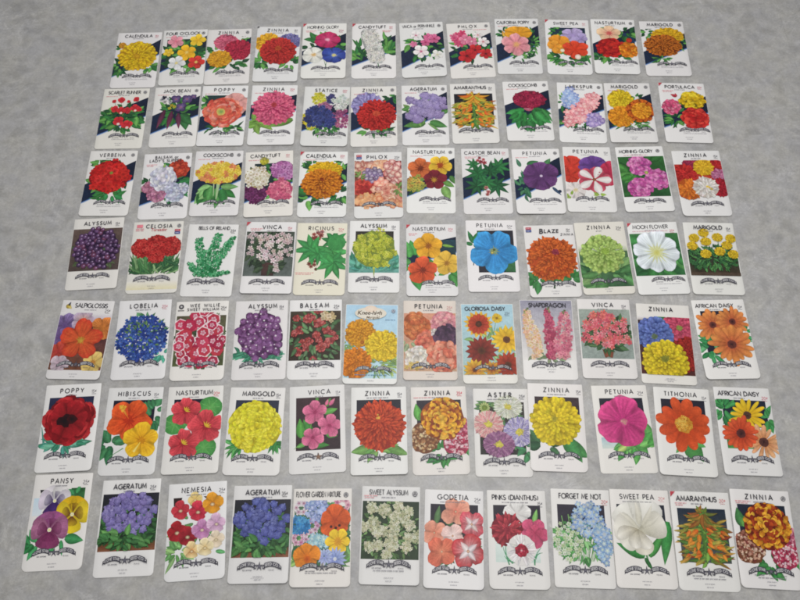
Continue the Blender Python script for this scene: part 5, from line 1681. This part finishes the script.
@pack('ager_b', 'white seed packet titled AGERATUM picturing a mauve blue plant, beside PANSY in the front row')
def _(s):
    ageratum(s, '7468a8', 'b8aedc', 0); std2(s, 'AGERATUM', '25¢', width=56, by=133, bx=52)


@pack('nem', 'white seed packet titled NEMESIA with small red, orange, pink and cream two-lipped flowers')
def _(s):
    pic(s); s.poly([(9, 24), (24, 24), (22, 34), (10, 38)], '2c1c1c', '2c1c1c'); s.poly([(60, 24), (90, 24), (90, 44), (80, 40)], '2c1c1c', '2c1c1c'); s.leaves(24, 112, 16, 8, 14, 18, 4, ('7cac68', '5c8c50')); s.leaf(16, 122, 120, 30, 4, '8cb474'); s.leaf(16, 114, 200, 22, 4, '8cb474'); s.leaf(84, 116, 10, 20, 4, '5c9c60'); s.leaves(50, 70, 36, 36, 12, 14, 4, ('5c8c50',))
    for (x, y, r, a, b) in ((22, 44, 16, 'a82030', 'c43c48'), (46, 28, 12, 'd8b060', 'e8d08c'), (52, 48, 17, 'a81c30', 'c8384c'), (76, 36, 18, 'cc7c14', 'e4a02c'), (18, 80, 18, '8c1420', 'a8242c'), (36, 88, 17, '7c1420', 'a02430'), (60, 78, 17, 'a86098', 'c890b8'), (84, 70, 16, 'b888b0', 'dcb8d0'), (84, 96, 14, 'd8c09c', 'ecdcc4'), (44, 112, 14, 'c88848', 'ecd8a0'), (66, 108, 15, 'd8b878', 'eee0b8')):
        s.lobes(x, y, r, 4, a, b, None, ph=-100, wf=1.25); s.petal(x, y, R(90), 0, r * .9, r * .75, mulc(L(a), .9), b, 'b', n=6); s.disc(x, y + r * .15, r * .26, 'e8d8b0', mulc(L(a), .55), 8, .8)
    std2(s, 'NEMESIA', '25¢', width=50, by=132, px=92, py=15, bx=52, sw=34)


@pack('ager_c', 'white seed packet titled AGERATUM picturing a deep blue plant with brown soil below')
def _(s):
    ageratum(s, '444c94', '949cd0', 0); std2(s, 'AGERATUM', '35¢', width=58, by=132, bx=52, pc='2c2a32', cx=50, sw=34, foot=1)


@pack('fgm', 'cream white seed packet titled FLOWER GARDEN MIXTURE with poppies and many mixed flowers', paper='dcd8d2')
def _(s):
    pic(s); s.clip = (1, 20, 99, 128); s.rect(3, 30, 97, 118, '4c6c54', '5c7c4c', .4); s.leaves(50, 76, 48, 46, 50, 16, 4, ('4c7c50', '3c6848', '6c9c5c')); s.leaves(20, 122, 12, 6, 16, 14, 3, ('5c8c4c', '8cac60')); s.leaves(80, 122, 14, 5, 12, 14, 3, ('5c8c4c',))
    for (x, y, r, n, cs) in ((14, 32, 12, 6, ['dcd8dc', 'e4e0e0']), (84, 28, 14, 7, ['d898ac', 'e0b4bc']), (34, 62, 12, 7, ['d8c8d4', 'c8a8c4']), (12, 82, 12, 6, ['d8a8c0', 'e0c0cc']), (30, 80, 10, 5, ['d4c4d0', 'e0d8dc'])):
        for q in range(n):
            a = q * 6.283 / n; s.flower(); s.floret(x + r * .7 * math.cos(a), y + r * .7 * math.sin(a), 6, 5, '8c3c64', s.r.choice(cs), a)
    s.flower(); s.mass(s.scat(42, 36, 19, 18, 34), 5, ['7c90c0', '98a8d0', '6478ac'], 'b8c0d8', 5); s.flower(); s.mass(s.scat(14, 62, 15, 14, 24), 5, ['3c88c0', '58a0cc', '2c70a8'], '2c6090', 5); s.flower(); s.mass(s.scat(46, 88, 17, 13, 22), 5.5, ['6ca0b4', '88b8c4', '548c9c'], 'c8d8d0', 5)
    s.lobes(72, 54, 26, 5, 'a8401c', 'd8602c', None, wf=1.5, ph=-90); s.mass([(66, 64), (74, 66), (80, 62)], 3.6, ['3c1c1c'], None, 6)
    s.lobes(78, 88, 21, 6, 'd8a420', 'ecc838', 'c88c2c', 0.3, wf=1.3); s.daisy(74, 116, 20, 16, '7c8cc4', 'b0bce0', ('d8d8c8', 'b8c0d8'), .16, shape='p', w=3.4); s.daisy(56, 112, 14, 14, '8c98c8', 'b8c4e0', None, shape='p', w=3)
    s.lobes(26, 112, 23, 5, 'c86414', 'e48c2c', None, wf=1.5, ph=-90); s.disc(28, 116, 6, 'b85010', 'c86414', 8)
    s.clip = (0.5, 0.6, 99.5, 158.5)
    title(s, 'FLOWER GARDEN MIXTURE', 43, 14, 8.6, 76, None, bold=0.016); s.emblem(90, 11, 4.2); s.banner(53, 128, 0.97); s.foot(50, 150); s.part('small_print'); s.dashes(51, 138, 52, 1.8, '8c8a90')


@pack('swal', 'white seed packet titled SWEET ALYSSUM with creamy white flower clusters on a dark green photo')
def _(s):
    pic(s); s.clip = (2, 25, 98.5, 120); s.rect(2, 25, 98.5, 120, '2c3a2c', '2c3c28', .3); s.leaves(50, 74, 48, 48, 120, 9, 2.6, ('4c6c3c', '3c5834', '5c7c48', '6c8c58'))
    for (x, y) in s.scat(50, 72, 48, 47, 24, 0.35):
        s.flower(); r = s.r.uniform(8, 10.5); s.disc(x, y, r * .9, '8c9070', '6c7854', 12, 1.1, .1); s.mass(s.scat(x, y, r, r * 1.05, 22), 2.5, ['d8d6c0', 'c4c4a8', 'e2e0d0', 'b8b898'], '8c8c60', 4)
    s.clip = (0.5, 0.6, 99.5, 158.5); title(s, 'SWEET ALYSSUM', 46, 14, 8, 66, '', bold=0.002, suby=19); redlines(s, 16, 16.5, 24, 2); s.emblem(91, 12, 4.4); s.banner(49, 127, 0.97); s.foot(50, 149); s.part('small_print'); s.dashes(50, 138, 52, 1.8, '8c8a90')


@pack('god', 'white seed packet titled GODETIA with salmon pink and red cup-shaped flowers')
def _(s):
    pic(s); panel(s, 10, 24, 91, 116, '28242f', '2f302c'); s.rect(10, 78, 91, 117, 'dcdad8'); s.leaves(50, 80, 30, 34, 22, 20, 5, ('3f6c44', '2f5c38', '4c8450')); s.leaf(20, 56, -80, 30, 6, '4c6c44'); s.leaf(34, 50, 30, 20, 6, '3f6c44')
    for (x, y, r, a, b, c) in ((53, 36, 25, 'd0705c', 'e0a088', None), (80, 56, 23, 'e0b8b8', 'c84858', 'e4c8c8'), (17, 72, 22, 'd0785c', 'e09c84', None), (48, 76, 20, 'e4d4ce', 'e0bcb4', None), (30, 102, 24, 'd88868', 'd86c54', None), (74, 100, 28, 'e0c0c0', 'b82c34', 'e8d8d8')):
        s.lobes(x, y, r, 4, a, b, None, ph=s.r.uniform(20, 60), wf=1.25, wav=.16)
        if c:
            for q in range(4):
                s.leaf(x, y, q * 90 + 50, r * .7, r * .2, c, a)
        s.disc(x, y, r * .1, 'd8c8a0', 'a85c50', 6)
    std2(s, 'GODETIA', '25¢', width=52, by=130, px=90, py=15, sw=44)


@pack('pinks', 'white seed packet titled PINKS (DIANTHUS) with fringed red, pink and white flowers')
def _(s):
    pic(s); panel(s, 10, 25, 90, 70, '2a2630'); s.rect(10, 60, 90, 71, 'dcdad8'); s.rect(12, 82, 86, 118, 'd4dcd8', 'c4d4cc', .1)
    for (x0, y0, x1, y1) in ((24, 92, 40, 120), (26, 108, 44, 118), (84, 80, 76, 122), (90, 102, 78, 112), (88, 94, 76, 120), (30, 84, 34, 122)):
        s.stem(x0, y0, x1, y1, 2.4, '4c9468', bow=3)
    s.leaf(78, 54, -75, 24, 5, '6c9c54'); s.leaf(52, 72, 90, 30, 5, '6c8c7c')
    s.lobes(50, 40, 24, 5, 'c8c4c0', 'e4e2de', None, ph=-90, wf=1.4, v=.04)
    s.pom(33, 66, 29, '7c1428', 'c84450', 4, 26, shape='p', spiky=2, cen=('6c1424', '8c2434'), crad=.18)
    s.lobes(79, 70, 25, 5, 'a03050', 'd0587c', '8c2c48', .2, ph=-60, wf=1.3); s.lobes(79, 70, 14, 4, '9c2c4c', 'c85070', None, new=False)
    s.pom(55, 98, 26, 'dcd4d4', 'ecebe8', 3, 24, shape='p', spiky=1.6, base='d8d4d0'); s.ruff(55, 99, 11, ['a81c38', 'c03450', '941c30'], 16, ps=.5, new=False); s.disc(55, 99, 2.5, 'e0b8b8', 'a83048', 6)
    std2(s, 'PINKS (DIANTHUS)', '15¢', width=78, by=131, cx=48, px=90, py=22, h=8, sw=46)


@pack('forget', 'white seed packet titled FORGET ME NOT with light blue and white florets on green stems')
def _(s):
    pic(s); panel(s, 10, 26, 90, 78, '2c2834'); s.rect(10, 70, 90, 79, 'dcdad8')
    for i in range(40):
        x = 50 + s.r.uniform(-36, 36); s.stem(50 + (x - 50) * .5, 118, x, s.r.uniform(40, 90), 1.4, s.r.choice(['5c9450', '4c8444', '7cac64']), bow=s.r.uniform(-3, 3))
    s.leaves(50, 84, 44, 32, 70, 13, 3, ('4c8c48', '5c9c58', '7cb070', '3f7840'))
    s.flower(); s.mass(s.scat(26, 86, 24, 32, 44), 4.0, ['d8dccc', 'c8d0b4', 'e0e0d8'], '8ca868', 5)
    s.flower(); s.mass(s.scat(60, 50, 26, 28, 46), 6, ['5c84c0', '7c9ccc', '4c74b0', '88a8d4'], 'c8ccb0', 5); s.flower(); s.mass(s.scat(84, 90, 13, 28, 34), 6, ['6c94c8', '84a8d0', '5480b8'], 'c8d0c0', 5)
    std2(s, 'FORGET ME NOT', '20¢', width=72, by=131, cx=50, px=91, py=20, pc='cc8484', sub=False, h=8.4)


@pack('sp_b', 'white seed packet titled SWEET PEA with one large creamy white bloom')
def _(s):
    pic(s); panel(s, 10, 25, 91, 64, '242834'); s.rect(10, 55, 91, 65, 'dcdad8'); s.leaf(62, 56, -70, 34, 8, '3f7a44'); s.leaf(94, 52, 100, 72, 11, '2f7a38', '4c9450'); s.leaf(50, 110, 205, 50, 10, '2f7a38', '3f8c48'); s.leaf(58, 110, -55, 50, 8, '3f8440'); s.stem(52, 100, 56, 126, 5, '3f7a44'); s.leaf(50, 112, 60, 24, 4, '2f6b35')
    s.flower()
    for (a, r, w_, c0, c1) in ((-70, 56, 30, 'c4c1b2', 'ebe9e2'), (-125, 52, 28, 'bcb9aa', 'eae8e0'), (-170, 44, 24, 'c0bca8', 'e8e4da'), (-20, 46, 24, 'b4b09c', 'e2ded2'), (140, 40, 18, 'b8b4a0', 'e6e2d6'), (80, 40, 16, 'b0a890', 'e4dece')):
        s.petal(46, 68, R(a), 0, r, w_, c0, c1, 'b', n=8, wav=.06, edge=.8)
    for (a, r, w_) in ((-95, 48, 5), (-60, 50, 4), (-35, 44, 4), (-140, 44, 4), (170, 38, 3)):
        s.petal(46, 66, R(a), 8, r, w_, 'c4c0ae', 'dedace', 'p', n=8, edge=.88, bow=2)
    for (a, r, w_) in ((60, 36, 11), (100, 32, 11), (160, 36, 11)):
        s.petal(42, 66, R(a), 0, r, w_, 'a8a088', 'ebe7dc', 'b', n=8, edge=.76, bow=3)
    std2(s, 'SWEET PEA', '20¢', width=58, by=131, cx=46, px=88, py=14, pc='cc8484', sw=50)


@pack('amar_b', 'white seed packet titled AMARANTHUS with green and orange spiky leaves and a red corner')
def _(s):
    pic(s); panel(s, 10, 28, 91, 116, '1c2838', '4c5450'); amaranth(s, ['7c6c2c', '94602a', 'a8702e', '4c7030', 'a04c24', '5c7c34', '8c3c20'])
    std2(s, 'AMARANTHUS', '20¢', width=68, by=130, cx=44, px=88, py=14, pc='cc8484'); redlines(s, 17, 20, 20, 2); s.part('corner_mark'); s.redcorner(); s.part('small_print'); s.dashes(51, 141, 52, 1.8, '8c8a90')


@pack('zin_k', 'white seed packet titled ZINNIA, golden flower over brown and pink ones, black round emblem')
def _(s):
    trio(s, None)


# ------------------------------------------------------------------ where each packet lies (x, y in metres, turn in degrees)
POS = {}
for _p in '''calendula_a,-0.4826,0.4207,0.55; four,-0.3960,0.4258,1.45; zin_a,-0.3127,0.4258,1.48; zin_b,-0.2220,0.4296,-0.92; mg_a,-0.1349,0.4358,-0.15; cand_a,-0.0419,0.4346,-0.29; vinca_a,0.0491,0.4350,1.80; phlox_a,0.1384,0.4328,1.90; calpop,0.2275,0.4399,-0.59; sp_a,0.3207,0.4370,-2.61; nast_a,0.4074,0.4358,-2.68; mari_a,0.4998,0.4296,-1.82; scar,-0.4897,0.2875,0.32; jack,-0.3962,0.2894,0.98; pop_a,-0.3113,0.2895,-0.41; zin_c,-0.2221,0.2896,-0.66; stat,-0.1278,0.2855,-1.76; zin_d,-0.0419,0.2844,0.36; ager_a,0.0494,0.2854,0.05; amar_a,0.1373,0.2876,0.10; cocks_a,0.2333,0.2911,0.23; lark,0.3282,0.2855,-3.09; mari_b,0.4150,0.2837,-1.46; port,0.5122,0.2817,-2.54; verb,-0.4944,0.1513,-0.35; bals_a,-0.3972,0.1441,1.49; cocks_b,-0.3098,0.1481,0.08; cand_b,-0.2208,0.1454,2.25; cal_b,-0.1286,0.1431,-0.59; phlox_b,-0.0341,0.1399,0.63; nast_b,0.0559,0.1479,-1.42; castor,0.1506,0.1450,-0.35; pet_a,0.2385,0.1425,-0.04; pet_b,0.3257,0.1452,-1.60; mg_b,0.4195,0.1442,0.60; zin_e,0.5146,0.1338,-0.54; alys_a,-0.4969,0.0160,2.15; celo,-0.3982,0.0078,0.90; bells,-0.3081,0.0006,-1.26; vinca_b,-0.2126,0.0036,-1.24; ric,-0.1280,0.0001,-1.33; alys_b,-0.0409,0.0031,-0.99; nast_c,0.0523,-0.0048,-0.64; pet_c,0.1512,0.0012,-0.52; blaze,0.2478,-0.0097,0.39; zin_f,0.3315,-0.0059,1.06; moon,0.4189,-0.0077,0.81; mari_c,0.5084,-0.0097,-2.11; salp,-0.4961,-0.1346,-2.18; lob,-0.4013,-0.1361,1.33; wee,-0.3113,-0.1389,0.88; alys_c,-0.2174,-0.1394,0.80; bals_b,-0.1327,-0.1399,0.28; mammoth,-0.0460,-0.1493,-1.70; pet_d,0.0454,-0.1440,-1.13; glor,0.1357,-0.1507,-0.77; snap,0.2282,-0.1459,-1.44; vinca_c,0.3184,-0.1458,-1.93; zin_g,0.4083,-0.1559,-3.97; afr_a,0.5009,-0.1494,0.28; pop_b,-0.4916,-0.2739,1.90; hib,-0.3986,-0.2800,0.50; nast_d,-0.3075,-0.2797,1.13; mari_d,-0.2168,-0.2829,-1.28; vinca_d,-0.1245,-0.2813,2.17; zin_h,-0.0338,-0.2849,0.32; zin_i,0.0556,-0.2859,0.36; aster,0.1472,-0.2904,-1.34; zin_j,0.2280,-0.2841,-2.41; pet_e,0.3258,-0.2879,-0.31; tith,0.4142,-0.2933,-4.30; afr_b,0.5055,-0.2939,-3.11; pansy,-0.4842,-0.4082,1.65; ager_b,-0.3851,-0.4175,1.64; nem,-0.2887,-0.4233,3.15; ager_c,-0.1987,-0.4287,0.01; fgm,-0.1139,-0.4344,-0.33; swal,-0.0186,-0.4329,-2.05; god,0.0697,-0.4393,-2.85; pinks,0.1584,-0.4409,-1.78; forget,0.2478,-0.4406,-2.69; sp_b,0.3317,-0.4424,-2.53; amar_b,0.4150,-0.4467,-2.89; zin_k,0.4998,-0.4453,-3.70;'''.split(';'):
    if _p.strip():
        _k, _a, _b, _t = _p.strip().split(',')
        POS[_k] = (float(_a), float(_b), float(_t))
for _k, _dx, _dy in (('blaze', -0.0004, 0), ('zin_f', 0.0004, 0), ('mammoth', 0, 0.0003), ('sp_b', -0.0004, 0), ('amar_b', 0.0004, 0)):
    _q = POS[_k]
    POS[_k] = (_q[0] + _dx, _q[1] + _dy, _q[2])


def half_width(y, r0=1.6, r1=8.0):
    if y < r0:
        return 50 - r0 + math.sqrt(max(0, r0 * r0 - (r0 - y) ** 2))
    if y > 160 - r1:
        d = y - (160 - r1)
        return 50 - r1 + math.sqrt(max(0, r1 * r1 - d * d))
    return 50.0


def envelope(s, paper, root):
    """The paper packet itself: top sheet, rolled edge, back sheet."""
    ys = [0, .25, .7, 1.6] + [4 + 148 * i / 22 for i in range(23)] + [153.5, 155, 156.5, 157.7, 158.7, 159.4, 159.8, 160]
    nx = 10
    V, F = [], []
    rows = len(ys)
    lv = ((0.35, 0.0), (0.0, 0.16), (0.0, 0.84), (0.35, 1.0))          # inset (art units), depth fraction
    idx = {}

    def put(k, j, i):
        ins, dp = lv[k]
        y = ys[j]
        hw = half_width(y, 1.6, s.rc)
        yy = 80 + (y - 80) * (1 - ins / 80)
        hw = max(0.0, hw - ins) * (2.0 * i / nx - 1)
        V.append((hw * SX, (80 - yy) * SY, s.bend(50 + hw, yy) + THICK * (1 - dp)))
        idx[(k, j, i)] = len(V) - 1
    for j in range(rows):
        for i in range(nx + 1):
            for k in ((0, 3) if 0 < i < nx and 0 < j < rows - 1 else (0, 1, 2, 3)):
                put(k, j, i)
    for j in range(rows - 1):
        for i in range(nx):
            F.append((idx[(0, j, i)], idx[(0, j + 1, i)], idx[(0, j + 1, i + 1)], idx[(0, j, i + 1)]))
            F.append((idx[(3, j, i)], idx[(3, j, i + 1)], idx[(3, j + 1, i + 1)], idx[(3, j + 1, i)]))
    loop = [(0, i) for i in range(nx + 1)] + [(j, nx) for j in range(1, rows)] + [(rows - 1, i) for i in range(nx - 1, -1, -1)] + [(j, 0) for j in range(rows - 2, 0, -1)]
    for a in range(len(loop)):
        (j0, i0), (j1, i1) = loop[a], loop[(a + 1) % len(loop)]
        for k in range(3):
            F.append((idx[(k, j0, i0)], idx[(k, j1, i1)], idx[(k + 1, j1, i1)], idx[(k + 1, j0, i0)]))
    c = s.jit(paper, 0.045, 0.008)
    yel = max(0.0, s.r.gauss(0.004, 0.024))             # age has yellowed some more than others
    c = (c[0], c[1] * (1 - 0.3 * yel), c[2] * (1 - 1.4 * yel))
    return mesh_object('envelope', V, F, [c] * len(V), root, True, M_PAPER)


def mesh_object(name, V, F, C, parent, smooth=False, mat=None):
    me = bpy.data.meshes.new(name)
    me.from_pydata(V, [], F)
    at = me.color_attributes.new('print', 'FLOAT_COLOR', 'POINT')
    buf = []
    for c in C:
        buf += [c[0], c[1], c[2], 1.0]
    at.data.foreach_set('color', buf)
    me.materials.append(mat or M_INK)
    if smooth:
        me.polygons.foreach_set('use_smooth', [True] * len(me.polygons))
    me.update()
    o = bpy.data.objects.new(name, me)
    o.parent = parent
    COL.objects.link(o)
    return o


for _i, (key, label, paper, fn) in enumerate(PACKETS):
    x, y, deg = POS[key]
    root = bpy.data.objects.new('seed_packet', None)
    root.empty_display_size = 0.02
    root.location = (x, y, 0.0)
    root.rotation_euler = (0, 0, R(deg))
    if key == 'zin_j':                       # its left edge rests on the next packet
        root.rotation_euler = (0, R(1.1), R(deg))
        root.location.z = 0.0010
    root['label'] = label
    root['category'] = 'seed packet'
    root['group'] = 'old seed packets laid out in rows on the floor'
    COL.objects.link(root)
    s = Art(1000 + _i * 17)
    if key in ('zin_j', 'aster'):
        s.lift, s.curl, s.bulge = 0.0003, 0.0, 0.0002
    envelope(s, paper, root)
    fn(s)
    if s.fol is not None and not s.parts[s.pic]['F']:        # a picture that is nothing but leaves and flowers
        s.parts[s.pic].update(V=s.parts[s.fol]['V'], C=s.parts[s.fol]['C'], F=s.parts[s.fol]['F'])
        s.parts[s.fol]['F'] = []
    made = {}
    pend = {}
    for n_, p in enumerate(s.parts):         # one mesh for each printed element
        if not p['F']:
            continue
        same = p['name']
        if same in pend and p['parent'] is None:
            q = pend[same]
            b = len(q['V'])
            q['V'] += p['V']
            q['C'] += p['C']
            q['F'] += [tuple(i + b for i in f) for f in p['F']]
            p['F'] = []
        elif p['parent'] is None:
            pend[same] = p
    for n_, p in enumerate(s.parts):
        if p['F']:
            par = root if p['parent'] is None else made.get(p['parent'], root)
            made[n_] = mesh_object(p['name'], p['V'], p['F'], p['C'], par)

bpy.data.objects.remove(_fo)
bpy.data.curves.remove(_fc)
